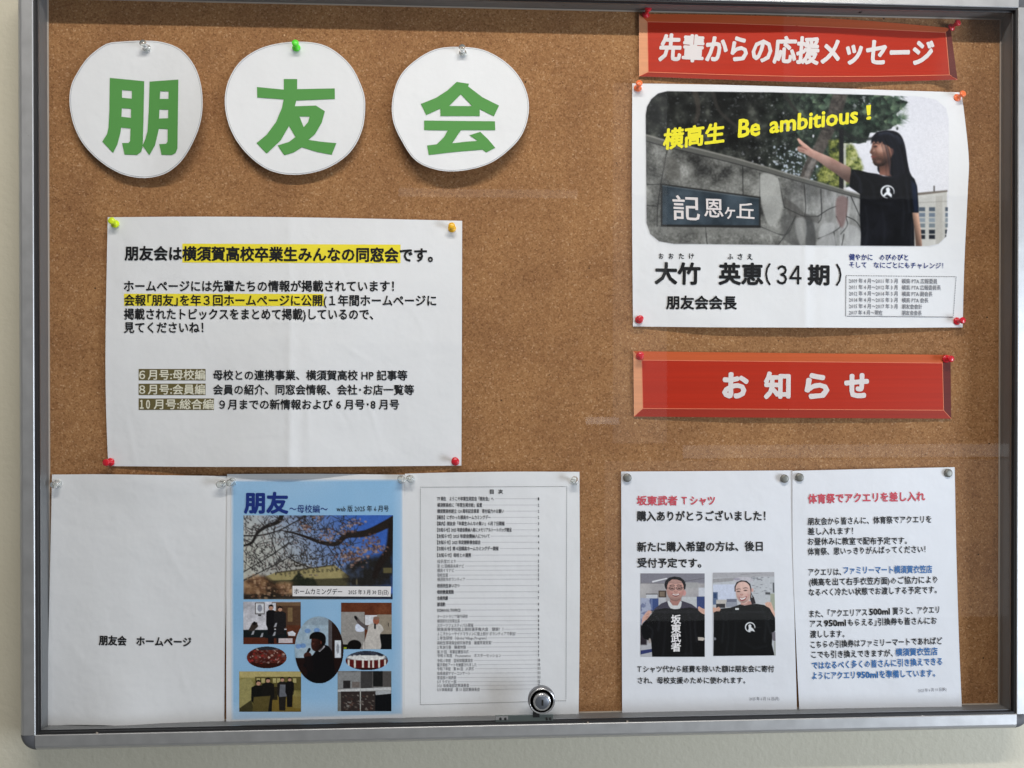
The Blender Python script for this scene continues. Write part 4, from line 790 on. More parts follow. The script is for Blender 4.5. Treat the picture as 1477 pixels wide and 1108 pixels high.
def f2(c):   # person in a pale smock reaching to a whiteboard
    R = c.put; c.blotch(np.ones_like(c.X), 120, .3, .7, [(96, 54, 36), (116, 70, 48)]); R(c.rect(885, 188, 1085, 500, 3), (150, 146, 142)); R(c.rect(1088, 215, 1190, 300, 3), (206, 206, 210)); R(c.rect(1190, 210, 1315, 380, 3), (146, 136, 122)); R(c.rect(1205, 375, 1315, 505, 3), (18, 20, 22))
    R(c.poly([(1010,300),(1040,290),(1080,320),(1075,352),(1015,350)], 4, True), (206, 212, 228)); R(c.stroke([(1010,235),(1045,280),(1100,320),(1140,330)], 26, 34, 4, True), (96, 88, 88)); R(c.poly([(1120,300),(1160,285),(1215,290),(1245,340),(1215,380),(1215,505),(1075,505),(1095,400),(1110,350)], 5, True), (188, 182, 176)); R(c.ell(1012, 238, 10, 20, 4, -.6), (30, 28, 28)); R(c.ell(1182, 262, 26, 34, 5), (150, 96, 76)); R(c.ell(1185, 240, 26, 14, 5), (130, 104, 92)); R(c.rect(1165, 288, 1180, 330, 5), (30, 28, 30))
    R(c.ell(1000, 470, 58, 46, 5), (20, 16, 14)); R(c.rect(885, 462, 950, 505, 4), (24, 22, 16)); R(c.rect(910, 486, 935, 500, 3), (150, 160, 40)); R(c.stroke([(1087,215),(1087,500)], 3, 3, 3), (90, 84, 80)); R(c.rect(1282, 280, 1288, 310, 2), (60, 52, 48))
room(888, 110, 1313, 503, [(492,869.4),(565,869.4),(565,936.6),(492,936.6)], (110, 66, 46), 22, f2)
def f3(c):   # visitors at an exhibition
    R = c.put; c.blotch(np.ones_like(c.X), 90, .3, .7, [(120, 112, 66), (160, 150, 96)]); R(c.rect(30, 690, 550, 742, 4), (176, 162, 112)); R(c.rect(160, 735, 550, 850, 3), (96, 88, 52)); 
    for x in (175, 215, 310, 345, 480): R(c.rect(x, 748, x+28, 786, 2), (170, 160, 112))
    R(c.rect(280, 900, 550, 1030, 8), (118, 100, 50)); R(c.poly([(30,760),(120,740),(150,800),(130,940),(30,1010)], 6), (150, 142, 96)); R(c.poly([(30,1000),(130,930),(160,1030),(30,1030)], 5), (66, 62, 40))
    R(c.rect(300, 820, 350, 930, 6), (50, 44, 28)); sil(c, 190, 765, 330, (24, 24, 20), w=.36); sil(c, 270, 745, 300, (30, 28, 24), w=.34); R(c.poly([(150,905),(290,895),(270,1030),(140,1030)], 6), (92, 82, 48)); sil(c, 390, 740, 280, (40, 36, 32), w=.3); R(c.poly([(370,800),(430,800),(436,900),(365,905)], 5), (104, 106, 112)); sil(c, 452, 740, 250, (24, 22, 22), w=.28); R(c.rect(480, 860, 550, 1000, 8), (140, 128, 82), .6)
room(28, 690, 548, 1030, [(345,968.6),(434.3,968.6),(434.3,1026.8),(345,1026.8)], (140, 130, 84), 23, f3)
def f4(c):   # display cases
    R = c.put; c.blotch(np.ones_like(c.X), 90, .3, .7, [(84, 82, 80), (124, 122, 120)]); R(c.rect(858, 700, 1050, 840, 3), (136, 136, 136)); R(c.rect(905, 770, 965, 835, 3), (48, 46, 46)); R(c.rect(980, 780, 1045, 830, 5), (116, 108, 104)); R(c.rect(1055, 690, 1150, 840, 3), (70, 68, 68)); R(c.rect(1158, 690, 1240, 820, 3), (34, 34, 34)); R(c.rect(1240, 695, 1312, 820, 3), (88, 84, 82))
    R(c.poly([(858,845),(1310,825),(1310,850),(858,866)], 3), (190, 190, 190)); R(c.rect(885, 862, 1175, 1030, 3), (58, 50, 48)); R(c.rect(1175, 880, 1312, 1030, 3), (18, 20, 24)); R(c.poly([(1180,858),(1310,850),(1310,880),(1180,892)], 3), (168, 170, 172)); R(c.rect(858, 880, 886, 1030, 3), (120, 118, 112)); R(c.rect(1046, 845, 1054, 1030, 2), (170, 170, 166))
    for k in range(60): x, y = c.rs.uniform(895, 1165), c.rs.uniform(880, 1015); R(c.ell(x, y, c.rs.uniform(5, 16), c.rs.uniform(3, 8), 4, .4), [(120, 112, 104), (86, 58, 50), (150, 146, 140)][k % 3], .6)
room(858, 690, 1313, 1028, [(487,968),(564.6,968),(564.6,1026),(487,1026)], (110, 108, 106), 24, f4)
def f5(c):   # person in a dark suit with a microphone
    R = c.put; X, Y = c.X, c.Y; c.blotch(np.ones_like(X), 120, .3, .7, [(140, 160, 176), (172, 188, 198)]); R(c.rect(780, 220, 840, 580, 3), (92, 88, 90)); R(c.rect(812, 220, 920, 800, 3), (44, 30, 26)); R(c.rect(836, 430, 890, 578, 3), (206, 210, 216)); R(c.ell(862, 500, 12, 40, 4), (120, 124, 132), .7)
    for x, y in ((520,480),(560,475),(600,350),(680,345)): R(c.ell(x, y, 26, 20, 6), (88, 128, 190), .6)
    R(c.rect(485, 578, 920, 800, 4), (38, 22, 20)); R(c.rect(485, 240, 780, 300, 10), (134, 146, 156), .6)
    R(c.poly([(560,640),(640,560),(690,500),(760,470),(810,520),(830,620),(820,800),(590,800),(600,680)], 5, True), (16, 14, 18)); R(c.poly([(632,440),(640,400),(690,385),(735,400),(740,470),(715,505),(670,522),(640,505),(630,470)], 5, True), (70, 40, 33))
    R(c.poly([(618,420),(622,385),(660,360),(715,362),(752,390),(758,440),(745,475),(728,480),(722,440),(690,420),(640,415)], 4, True), (16, 12, 14)); R(c.poly([(690,520),(745,472),(752,485),(705,528)], 3), (176, 172, 176)); c.shade(c.ell(680, 450, 62, 76, 6), 650, 430, 740, 460, 1.0, .4); R(c.stroke([(642,438),(654,440)], 5, 4, 3), (30, 18, 18)); R(c.stroke([(634,478),(648,480)], 5, 4, 3), (54, 26, 24)); R(c.ell(716, 448, 8, 14, 4), (92, 54, 44)); R(c.ell(652, 458, 7, 8, 5), (100, 64, 52), .6); R(c.stroke([(615,505),(585,560)], 24, 16, 4), (14, 12, 16)); R(c.ell(600, 560, 34, 30, 5), (70, 42, 36)); R(c.poly([(570,570),(640,560),(650,700),(590,680)], 5), (26, 18, 20))
room(485, 225, 915, 798, [(424.6,888.8),(496,888.8),(496,986.5),(424.6,986.5)], (140, 156, 170), 25, f5, lambda c: c.ell(700, 511, 210, 281, 2) > .3, 2.6, .0006)
def f6(c):
    R = c.put; c.blotch(np.ones_like(c.X), 40, .3, .7, [(70, 30, 26), (110, 60, 50)]); R(c.rect(95, 620, 430, 670, 6), (56, 26, 18)); R(c.rect(95, 480, 430, 510, 6), (52, 54, 60))
    for k in range(70): x, y = c.rs.uniform(110, 420), c.rs.uniform(500, 630); R(c.ell(x, y, c.rs.uniform(5, 16), c.rs.uniform(3, 9), 4, c.rs.uniform(-1, 1)), [(190, 170, 160), (150, 50, 48), (110, 90, 90), (60, 24, 22)][k % 4], .75)
room(95, 480, 430, 665, [(356,932.6),(413.6,932.6),(413.6,964),(356,964)], (90, 44, 38), 26, f6, lambda c: c.ell(262, 573, 164, 90, 2) > .3, 3)
def f7(c):
    R = c.put; c.blotch(np.ones_like(c.X), 40, .3, .7, [(40, 44, 56), (70, 74, 86)]); R(c.rect(925, 590, 1280, 690, 3), (92, 30, 30)); R(c.ell(1100, 578, 160, 22, 6), (206, 204, 202)); 
    for x in (950, 1002, 1070, 1120, 1155, 1205, 1255): R(c.rect(x-8, 592, x+8, 660, 3), (206, 200, 192))
    R(c.rect(925, 664, 1280, 690, 5), (50, 30, 26))
    for k in range(22): R(c.ell(c.rs.uniform(950, 1250), c.rs.uniform(555, 592), 12, 8, 4), (222, 222, 220), .7)
room(925, 520, 1280, 682, [(498.6,939),(559.7,939),(559.7,967),(498.6,967)], (60, 60, 70), 27, f7, lambda c: c.ell(1102, 600, 174, 78, 2) > .3, 3)

UT = uvbox(582, 680, 836, 1037)
DT = dents(14, 12, 590, 690, 830, 1030, .0003)
def HT(X, Y):
    u, v = UT(X, Y); w = np.clip(v, 0, 1); return .0024 + DT(X, Y) + .004*w**1.5 + .0016*np.sin(4.5*v+1)*np.sin(math.pi*np.clip(u,0,1)) + .003*np.exp(-(v/.08)**2)*np.sin(math.pi*np.clip(u,0,1))**2
T = Sheet('notice_sheet', 'white contents page with many small lines inside a dotted border, partly behind the lock', 'notice', [(584,683.4),(640,681.8),(740,680.4),(835.8,680.6)], [(835.8,680.6),(836.4,850),(834.7,1030.8)], [(582.3,1037),(700,1033.5),(834.7,1030.8)], [(584,683.4),(583,860),(582.3,1037)], HT, PAPER)
T.text('heading', [('目', 706.8, 709.3, 712, 709.3, 7, .02), ('次', 718.6, 709.3, 725.2, 709.3, 7, .02)], BLACK)
flat(T, 'dotted_border', dotted([(606.3,702.9),(817.5,701.8),(816.4,1010.8),(606.3,1016.7)], 2.5, 1.25, .75), DGREY)
ax, ay = (lambda x: 600 + x/6.925), (lambda y: 690 + y/6.925); bx, by = (lambda x: 600 + x/6.52), (lambda y: 840 + y/6.52)
toc_b = [('77 期生　ようこそ卒業生同窓会「朋友会」へ', 775, 204, '1'), ('横須賀高校に「卒業生掲示板」設置', 660, 267, '2'), ('横須賀高校創立 120 周年記念事業　寄付協力のお願い', 880, 328, '2'), ('【報告】にぎわった横高ホームカミングデー', 745, 390, '2'), ('【案内】朋友会「卒業生みんなの集い」６月７日開催', 885, 452, '3'), ('【お知らせ】2025 年度会費納入者にメモリアルトートバッグ贈呈', 955, 515, '3'),
         ('【お知らせ】2025 年度会費納入について', 735, 578, '4'), ('【お知らせ】2025 年定期幹事会総会', 645, 640, '4'), ('【お知らせ】第４回横高ホームカミングデー開催', 825, 702, '4'), ('【お知らせ】母校との連携', 550, 768, '4')]
toc_l = [('校長室だより', 400, 830, '5'), ('第 12 回横高未来ナビ', 480, 877, '5'), ('横高イマナビ', 380, 920, '5'), ('母校支援', 320, 968, '5'), ('横須賀市ボランティア', 490, 1010, '5')]
toc_b2 = [('校長先生あいさつ', 410, 33, '6'), ('母校教員異動', 355, 92, '6'), ('合格実績', 300, 150, '7'), ('部活動', 275, 208, '8'), ('SCHOOL TOPICS', 418, 263, '8')]
toc_l2 = [('オーストラリア海外研修', 488, 322, '8'), ('横須賀市文化祭出演', 410, 365, '8'), ('スポーツフェスティバル開催', 540, 405, '8'), ('関東高等学校陸上競技選手権大会　健闘！！', 820, 443, '8'), ('よこすかシーサイドマラソンに陸上部が ボランティアで参加！', 940, 485, '8'), ('１年生研修（Global Village Program）', 665, 525, '9'), ('高校生環境保全研究発表会　最優秀賞受賞！', 715, 570, '9'), ('２年次行事　職業体験', 470, 612, '9'), ('第 77 回　卒業証書授与式', 495, 655, '9'), ('令和６年度　Presentation　ポスターセッション', 800, 690, '9'), ('令和６年度　芸術体験講演会', 535, 737, '10'), ('電子黒板アートを披露されました', 570, 777, '10'), ('令和７年度　第 80 回　入学式', 545, 815, '11'), ('吹奏楽部サマーコンサート', 510, 857, '11'), ('茶道部の発表会', 380, 898, '11'), ('5/7 ラグビー部', 380, 937, '12'), ('3/21 吹奏楽部定期演奏会', 500, 972, '12'), ('5/3 吹奏楽部　第 51 回定期演奏会', 600, 1010, '12')]
bold, light, lead, nums = [], [], [], []
for L_, fx, fy, dst, e, wt in ((toc_b, ax, ay, bold, 6.4, .016), (toc_l, ax, ay, light, 5.8, .0), (toc_b2, bx, by, bold, 6.2, .02), (toc_l2, bx, by, light, 5.6, .0)):
    sl = 0 if fx is ax else -7/6.5
    for (t_, xe, y_, n_) in L_:
        y = fy(y_); k = (y - 719) / 270; drop = -1.2 * max(0, k)
        x1 = fx(xe); dst.append((t_, 630.8, y, x1, y + drop*.35, e, wt)); xr = 775.2
        a1, a2 = y + drop*.35, y + drop; lead.append([(x1+1.5, a1-.17), (xr, a2-.17), (xr, a2+.17), (x1+1.5, a1+.17)]); nums.append((n_, 776, a2, 777.6 if len(n_) == 1 else 779, a2, 5.8, .02))
MGREY = ink('mid_grey_ink', (92, 92, 98)); LGREY = ink('light_grey_ink', (176, 176, 182)); T.text('bold_lettering', bold + nums, DGREY); T.text('light_lettering', light, MGREY); flat(T, 'leader_line', lead, LGREY)

US = uvbox(896, 679, 1150, 1035)
def HS(X, Y):
    u, v = US(X, Y); w = np.clip(v, 0, 1); return .0022 + .0042*w**1.3*(.5+.5*np.clip(u,0,1)) + .0014*np.sin(5*v)*np.sin(math.pi*np.clip(u,0,1))
SH = Sheet('notice_sheet', 'white notice with two photographs of people holding up black T-shirts', 'notice', [(896,680.3),(1020,679.6),(1142.9,678.6)], [(1142.9,678.6),(1145,850),(1149.7,1033)], [(897.5,1035.4),(1020,1034.6),(1149.7,1033)], [(896,680.3),(896.6,850),(897.5,1035.4)], HS, PAPER_COOL)
SH.text('red_heading', [('坂東武者', 918.8, 722.2, 977, 722.2, 14.6, .028, 0, .01), ('Ｔ', 983.5, 722, 990.5, 722, 13.5, .03), ('シャツ', 996, 722, 1031.2, 722, 14.2, .028)], RED)
SH.text('lettering', [('購入ありがとうございました！', 918.8, 744.6, 1104, 744, 15.4, .026, 0, .01), ('新たに購入希望の方は、後日', 919.4, 789, 1100, 787.8, 15, .026, 0, .01), ('受付予定です。', 919.6, 811.8, 1011.5, 812.2, 14.6, .026, 0, .01),
    ('Ｔシャツ代から経費を除いた額は朋友会に寄付', 919.4, 965.2, 1116.6, 964.8, 10.4, .017), ('され、母校支援のために使われます。', 920, 981.6, 1075, 981.4, 10.4, .017)], BLACK)
SH.text('small_lettering', [('2025 年 6 月 16 日(月)', 1081, 1008, 1124, 1007.8, 5.8, 0)], GREY)
def man(c):
    R = c.put; one = np.ones_like(c.X); c.blotch(one, 200, .3, .7, [(168, 164, 166), (188, 184, 184)]); R(c.rect(30, 55, 830, 180, 20), (132, 130, 140)); R(c.stroke([(35,180),(330,182)], 6, 6, 4), (96, 92, 96), .8); R(c.stroke([(820,118),(560,160)], 5, 5, 5), (84, 82, 86), .8); R(c.stroke([(185,162),(355,122)], 20, 14, 8), (232, 232, 236)); R(c.rect(590, 170, 740, 240, 10), (170, 168, 168)); R(c.rect(745, 235, 830, 350, 6), (206, 208, 216))
    R(c.rect(255, 272, 350, 355, 4), (66, 52, 46)); R(c.rect(268, 285, 330, 345, 5), (128, 112, 96)); R(c.rect(100, 310, 245, 322, 4), (60, 54, 52)); R(c.rect(105, 320, 240, 372, 5), (206, 208, 214)); R(c.rect(145, 368, 255, 520, 5), (58, 78, 130)); R(c.rect(165, 375, 180, 510, 4), (150, 160, 190), .6); R(c.rect(255, 360, 345, 470, 5), (190, 190, 194)); R(c.rect(540, 350, 725, 500, 5), (196, 198, 200)); R(c.rect(723, 345, 830, 500, 5), (52, 68, 118))
    nn = c.noise(45, 3); m = c.poly([(30,360),(150,370),(165,500),(100,640),(30,700)], 8); R(m, (168, 174, 196)); R(m*np.clip((nn-.5)*8, 0, 1), (96, 104, 140), .7); R(c.rect(30, 920, 190, 1095, 5), (186, 186, 190)); R(c.poly([(30,1010),(175,990),(175,1030),(30,1060)], 4), (54, 62, 110)); R(c.rect(30, 700, 110, 940, 20), (44, 38, 44))
    R(c.poly([(200,500),(290,430),(370,400),(550,400),(660,440),(740,500),(740,620),(200,620)], 6, False), (66, 62, 76)); R(c.poly([(395,340),(530,340),(520,470),(450,490),(400,460)], 5), (172, 124, 114))
    R(c.poly([(362,405),(385,395),(430,455),(490,455),(520,400),(540,410),(530,470),(510,500),(410,500),(380,460)], 4), (214, 214, 214)); 
    R(c.poly([(345,200),(352,160),(400,125),(470,118),(540,140),(572,190),(570,270),(560,320),(520,370),(460,395),(400,370),(362,320)], 5, True), (206, 160, 148)); R(c.ell(570, 300, 22, 36, 8), (206, 150, 144)); 
    R(c.poly([(338,245),(326,200),(340,150),(385,112),(450,98),(520,108),(568,145),(590,200),(585,250),(566,262),(560,205),(535,155),(480,135),(420,135),(378,165),(362,210),(356,262)], 5), (26, 24, 28))
    R(c.stroke([(355,240),(410,240)], 5, 5, 4), (60, 48, 48)); R(c.stroke([(490,236),(560,238)], 5, 5, 4), (60, 48, 48)); R(c.ell(425, 240, 36, 22, 5)-c.ell(425, 240, 30, 17, 5), (90, 70, 70), .7); R(c.ell(508, 238, 36, 22, 5)-c.ell(508, 238, 30, 17, 5), (90, 70, 70), .7); R(c.stroke([(398,205),(440,200)], 6, 6, 5), (96, 70, 66), .7); R(c.stroke([(490,200),(535,203)], 6, 6, 5), (96, 70, 66), .7)
    R(c.ell(466, 275, 20, 12, 8), (186, 132, 122), .8); R(c.stroke([(420,308),(465,328),(515,308)], 9, 7, 5, True), (160, 82, 80)); R(c.stroke([(435,312),(465,320),(500,312)], 5, 5, 4, True), (226, 214, 210)); R(c.ell(400, 300, 26, 24, 12), (216, 150, 142), .6); R(c.ell(535, 300, 22, 24, 12), (216, 150, 142), .6)
    R(c.poly([(170,560),(210,510),(330,488),(410,492),(450,505),(540,490),(640,480),(735,500),(790,545),(830,570),(830,1095),(178,1095),(165,900),(70,860),(40,760),(60,680)], 6), (14, 14, 16)); R(c.rect(170, 515, 790, 550, 8), (36, 36, 40), .6); R(c.poly([(780,560),(830,590),(830,820),(795,780)], 6), (12, 12, 14))
    R(c.poly([(45,690),(60,600),(95,550),(130,515),(165,520),(170,545),(150,560),(140,590),(110,630),(75,650)], 5), (212, 166, 150)); R(c.stroke([(100,575),(140,555)], 4, 4, 4), (150, 100, 90), .8); R(c.stroke([(92,600),(130,585)], 4, 4, 4), (150, 100, 90), .8); R(c.poly([(735,480),(750,465),(790,490),(825,500),(825,570),(780,550),(745,520)], 5), (216, 172, 154)); R(c.poly([(735,845),(800,848),(828,865),(800,890),(740,885)], 4), (196, 186, 176)); R(c.ell(148, 890, 15, 32, 5), (170, 160, 154)); 
    fm = c.ell(460, 270, 104, 130, 10); c.shade(fm, 460, 240, 350, 300, 1.03, .84); c.shade(fm, 500, 240, 590, 280, 1.0, .84); c.shade(fm, 460, 330, 460, 400, 1.0, .80)
    for ex, s_ in ((422, 1), (508, -1)):
        R(c.ell(ex, 246, 30, 12, 8), (150, 106, 96), .5); R(c.ell(ex, 243, 18, 6, 3), (34, 24, 24), .95); R(c.stroke([(ex-30, 212+s_*3), (ex, 203), (ex+30, 212-s_*3)], 8, 7, 5, True), (44, 34, 34), .85); R(c.ell(ex, 243, 38, 25, 4)-c.ell(ex, 243, 33, 20, 4), (50, 44, 46), .9)
    R(c.stroke([(458,240),(474,240)], 4, 4, 3), (50, 44, 46), .9); R(c.stroke([(446,286),(466,292),(488,286)], 6, 6, 5, True), (140, 86, 78), .8); R(c.poly([(416,308),(440,318),(466,322),(496,318),(518,306),(504,334),(466,346),(430,334)], 3, True), (126, 52, 52)); R(c.poly([(424,312),(466,324),(510,311),(500,326),(466,332),(434,326)], 3, True), (238, 230, 226)); R(c.stroke([(462,235),(470,280)], 8, 10, 10), (226, 186, 172), .6); R(c.stroke([(410,300),(404,330)], 4, 4, 6), (168, 112, 102), .5); R(c.stroke([(524,298),(532,328)], 4, 4, 6), (168, 112, 102), .5)
    for k in range(40):
        x = 345+k*6; R(c.stroke([(x, 190-abs(k-20)*1.0), (x+14, 130+abs(k-20)*1.6)], 4, 3, 3), (54, 50, 54), .35)
    sm = c.poly([(170,560),(330,488),(450,505),(640,480),(830,570),(830,1095),(178,1095),(165,900),(40,760),(60,680)], 6)
    for pts, a in (([(200,560),(260,640),(250,760)], .5), ([(330,520),(340,700),(310,1080)], .35), ([(620,520),(640,700),(660,1080)], .4), ([(740,560),(700,680),(720,900)], .5), ([(120,700),(180,760),(170,860)], .5), ([(400,1000),(520,1060),(640,1040)], .3), ([(560,600),(600,900),(580,1080)], .25)): R(c.stroke(pts, 14, 26, 26, True)*sm, (48, 48, 54), a)
    for dx, dy in ((0,0),(14,-16),(30,-30)): R(c.stroke([(88+dx,640+dy),(112+dx,600+dy)], 3, 3, 4), (150, 104, 94), .8)
    for dx, dy in ((0,0),(20,12),(40,24)): R(c.stroke([(752+dx,478+dy),(764+dx,520+dy)], 3, 3, 4), (160, 112, 100), .8)
    c.finish(0, .03, 22); return c
def woman(c):
    R = c.put; one = np.ones_like(c.X); c.blotch(one, 220, .3, .7, [(186, 188, 194), (204, 206, 210)]); R(c.rect(45, 45, 830, 110, 14), (176, 174, 178)); R(c.poly([(50,120),(330,110),(300,150),(50,170)], 6), (160, 158, 160)); R(c.stroke([(400,72),(650,55)], 10, 8, 6), (146, 144, 146), .8)
    R(c.rect(50, 190, 330, 420, 12), (208, 214, 232)); R(c.rect(540, 100, 820, 430, 8), (194, 196, 200)); R(c.rect(50, 285, 110, 440, 5), (92, 110, 140)); R(c.rect(60, 300, 95, 360, 5), (46, 70, 110)); R(c.rect(90, 380, 240, 470, 12), (196, 190, 184)); R(c.rect(220, 372, 345, 412, 6), (112, 116, 132)); R(c.rect(210, 412, 350, 470, 6), (150, 154, 166))
    R(c.rect(90, 430, 200, 480, 8), (50, 48, 52)); R(c.rect(760, 310, 830, 520, 6), (166, 170, 152))
    for k in range(26): x, y = c.rs.uniform(530, 780), c.rs.uniform(90, 330); R(c.ell(x, y, c.rs.uniform(8, 20), c.rs.uniform(3, 8), 4), (120, 120, 126), .6)
    for x in range(530, 610, 18): R(c.rect(x, 108, x+10, 128, 3), (90, 92, 100), .7)
    R(c.rect(700, 295, 760, 322, 4), (80, 80, 84)); R(c.rect(792, 175, 812, 300, 4), (90, 92, 96)); R(c.ell(430, 140, 118, 40, 10), (196, 192, 198)); R(c.ell(350, 128, 40, 16, 8), (156, 150, 166), .7)
    R(c.poly([(400,400),(520,400),(540,450),(390,450)], 5), (196, 150, 140)); R(c.poly([(318,280),(318,220),(345,165),(400,142),(470,150),(515,190),(530,260),(525,300),(560,360),(580,430),(530,440),(512,380),(505,280)], 5), (44, 36, 40))
    R(c.poly([(333,270),(335,220),(365,175),(410,160),(460,168),(500,205),(515,260),(515,330),(500,390),(450,430),(410,428),(365,390),(340,330)], 5, True), (222, 184, 172)); R(c.ell(540, 265, 14, 24, 5), (216, 168, 158)); R(c.stroke([(345,255),(382,247)], 6, 5, 4), (110, 84, 80), .9); R(c.stroke([(428,240),(474,238)], 6, 5, 4), (110, 84, 80), .9); R(c.stroke([(350,280),(384,278)], 8, 5, 4), (66, 46, 46)); R(c.stroke([(435,270),(472,266)], 8, 5, 4), (66, 46, 46)); R(c.ell(408, 318, 18, 10, 7), (200, 146, 138), .8); R(c.poly([(376,362),(410,366),(462,346),(450,380),(410,398),(386,385)], 4, True), (222, 218, 214)); R(c.stroke([(374,358),(412,366),(466,342)], 5, 5, 4, True), (176, 98, 98)); R(c.stroke([(384,386),(412,398),(452,380)], 5, 4, 4, True), (186, 110, 108)); R(c.ell(372, 340, 20, 18, 12), (228, 164, 156), .5); R(c.ell(478, 330, 22, 20, 12), (228, 164, 156), .5)
    R(c.rect(528, 320, 536, 360, 3), (214, 214, 218)); R(c.poly([(60,520),(140,490),(260,480),(330,460),(385,440),(440,455),(530,440),(590,435),(680,450),(740,480),(790,540),(815,620),(820,760),(780,800),(770,940),(800,1075),(55,1075)], 6), (15, 16, 17)); R(c.rect(150, 525, 700, 548, 10), (36, 38, 40), .6)
    R(c.poly([(45,470),(90,480),(125,465),(145,500),(130,525),(95,520),(50,540)], 5), (214, 168, 148)); R(c.poly([(690,430),(720,412),(770,418),(790,480),(815,560),(810,600),(775,540),(750,490),(705,465)], 5), (224, 180, 160)); R(c.rect(325, 484, 370, 508, 3), (214, 216, 216)); R(c.ell(70, 862, 18, 18, 5), (120, 122, 128)); R(c.poly([(770,790),(830,780),(830,900),(780,890)], 6), (118, 112, 120)); R(c.rect(795, 900, 830, 1075, 5), (170, 172, 166))
    em = np.clip(c.ell(506, 722, 64, 62, 5)-c.ell(508, 724, 51, 50, 5), 0, 1); em[(c.X > 512) & (c.Y > 735)] = 0; R(em, (224, 226, 228)); R(c.poly([(484,700),(505,684),(522,700),(520,722),(545,742),(566,782),(530,768),(506,772),(492,790),(480,760),(490,735)], 5), (224, 226, 228)); R(c.ell(604, 728, 30, 3, 4), (54, 56, 54))
    fm = c.ell(424, 295, 88, 128, 10); c.shade(fm, 430, 280, 340, 330, 1.02, .86); c.shade(fm, 460, 280, 525, 320, 1.0, .86); c.shade(fm, 420, 370, 420, 430, 1.0, .84)
    for ex, ey in ((368, 280), (455, 268)):
        R(c.ell(ex, ey+2, 26, 12, 8), (176, 132, 120), .5); R(c.ell(ex, ey, 19, 6, 3), (38, 26, 28), .95); R(c.stroke([(ex-26, ey-26), (ex, ey-33), (ex+26, ey-28)], 7, 6, 5, True), (70, 52, 50), .85)
    R(c.stroke([(392,322),(408,328),(424,320)], 6, 6, 5, True), (166, 110, 102), .8); R(c.poly([(372,350),(410,362),(466,340),(452,380),(410,398),(384,384)], 3, True), (150, 66, 72)); R(c.poly([(380,356),(410,366),(456,348),(446,370),(410,384),(390,374)], 3, True), (242, 236, 232))
    sm = c.poly([(60,520),(260,480),(385,440),(590,435),(740,480),(815,620),(820,760),(770,940),(800,1075),(55,1075)], 6)
    for pts, a in (([(120,520),(180,620),(160,900)], .4), ([(300,490),(330,700),(300,1060)], .3), ([(640,470),(700,640),(680,900)], .45), ([(760,560),(730,680),(760,800)], .5), ([(420,900),(560,980),(700,960)], .3), ([(220,560),(240,800),(210,1060)], .3)): R(c.stroke(pts, 14, 26, 26, True)*sm, (46, 48, 52), a)
    for dx in (0, 22, 44): R(c.stroke([(706+dx,424),(716+dx,462)], 3, 3, 4), (166, 118, 104), .8)
    for dx in (0, 20): R(c.stroke([(98+dx,478),(104+dx,508)], 3, 3, 4), (160, 112, 100), .8)
    c.finish(0, .03, 22); return c
SH.picture(man(Cv(34, 60, 820, 1088, 3.8, bil([(923.8,827.2),(1016.4,827.2),(1016.6,947.5),(923.8,947.5)], 34, 60, 820, 1088), (180, 178, 180), 31)))
SH.picture(woman(Cv(50, 45, 815, 1075, 3.8, bil([(1028.2,826.2),(1116.8,825.2),(1119,945.6),(1028.5,946.4)], 50, 45, 815, 1075), (200, 200, 206), 32)))
SH.text('shirt_lettering', [(ch, 968.2, 893.5+13.3*k, 981.8, 893.3+13.3*k, 14, .03) for k, ch in enumerate('坂東武者')], WHITEINK)

UW = uvbox(1143, 674, 1387, 1031)
def HW(X, Y):
    u, v = UW(X, Y); w = np.clip(v, 0, 1); return .0022 + .006*w**1.3*(.4+.6*np.clip(u,0,1)) + .0015*np.sin(5*v+1)*np.sin(math.pi*np.clip(u,0,1)) + .0012
AQ = Sheet('notice_sheet', 'white text-only notice with red heading and blue passages, nearest the lower right corner', 'notice', [(1143,679.3),(1260,676.4),(1377,674)], [(1377,674),(1379.5,800),(1383.5,930),(1387.3,1019.3)], [(1153.3,1031),(1270,1025.6),(1387.3,1019.3)], [(1143,679.3),(1143.6,800),(1148.4,930),(1153.3,1031)], HW, PAPER_COOL)
def aq(t, x0, y0, x1, y1, e=11.6, w=.017): return (t, 1130+x0*.3431, 670+y0*.3431, 1130+x1*.3431, 670+y1*.3431, e, w, 0, .008)
AQ.text('red_heading', [aq('体育祭でアクエリを差し入れ', 105, 145, 595, 133, 14.8, .028)], RED)
AQ.text('lettering', [aq('朋友会から皆さんに、体育祭でアクエリを', 103, 240, 622, 230), aq('差し入れます！', 103, 282, 293, 279), aq('お昼休みに教室で配布予定です。', 103, 324, 520, 320), aq('体育祭、思いっきりがんばってください！', 103, 367, 597, 356), aq('アクエリは、', 106, 453, 243, 451), aq('(横高を出て右手衣笠方面)のご協力により', 108, 495, 648, 484), aq('なるべく冷たい状態でお渡しする予定です。', 107, 538, 645, 527),
    aq('また、｢アクエリアス', 110, 629, 352, 621), aq('500ml', 362, 619, 447, 616, 12.5, .035), aq('買うと、アクエリ', 460, 617, 655, 610), aq('アス', 112, 670, 163, 668), aq('950ml', 172, 667, 262, 664, 12.5, .035), aq('もらえる｣引換券も皆さんにお', 272, 665, 645, 656), aq('渡しします。', 113, 714, 257, 712), aq('こちらの引換券はファミリーマートであればど', 115, 758, 668, 741), aq('こでも引き換えできますが、', 118, 800, 460, 793)], BLACK)
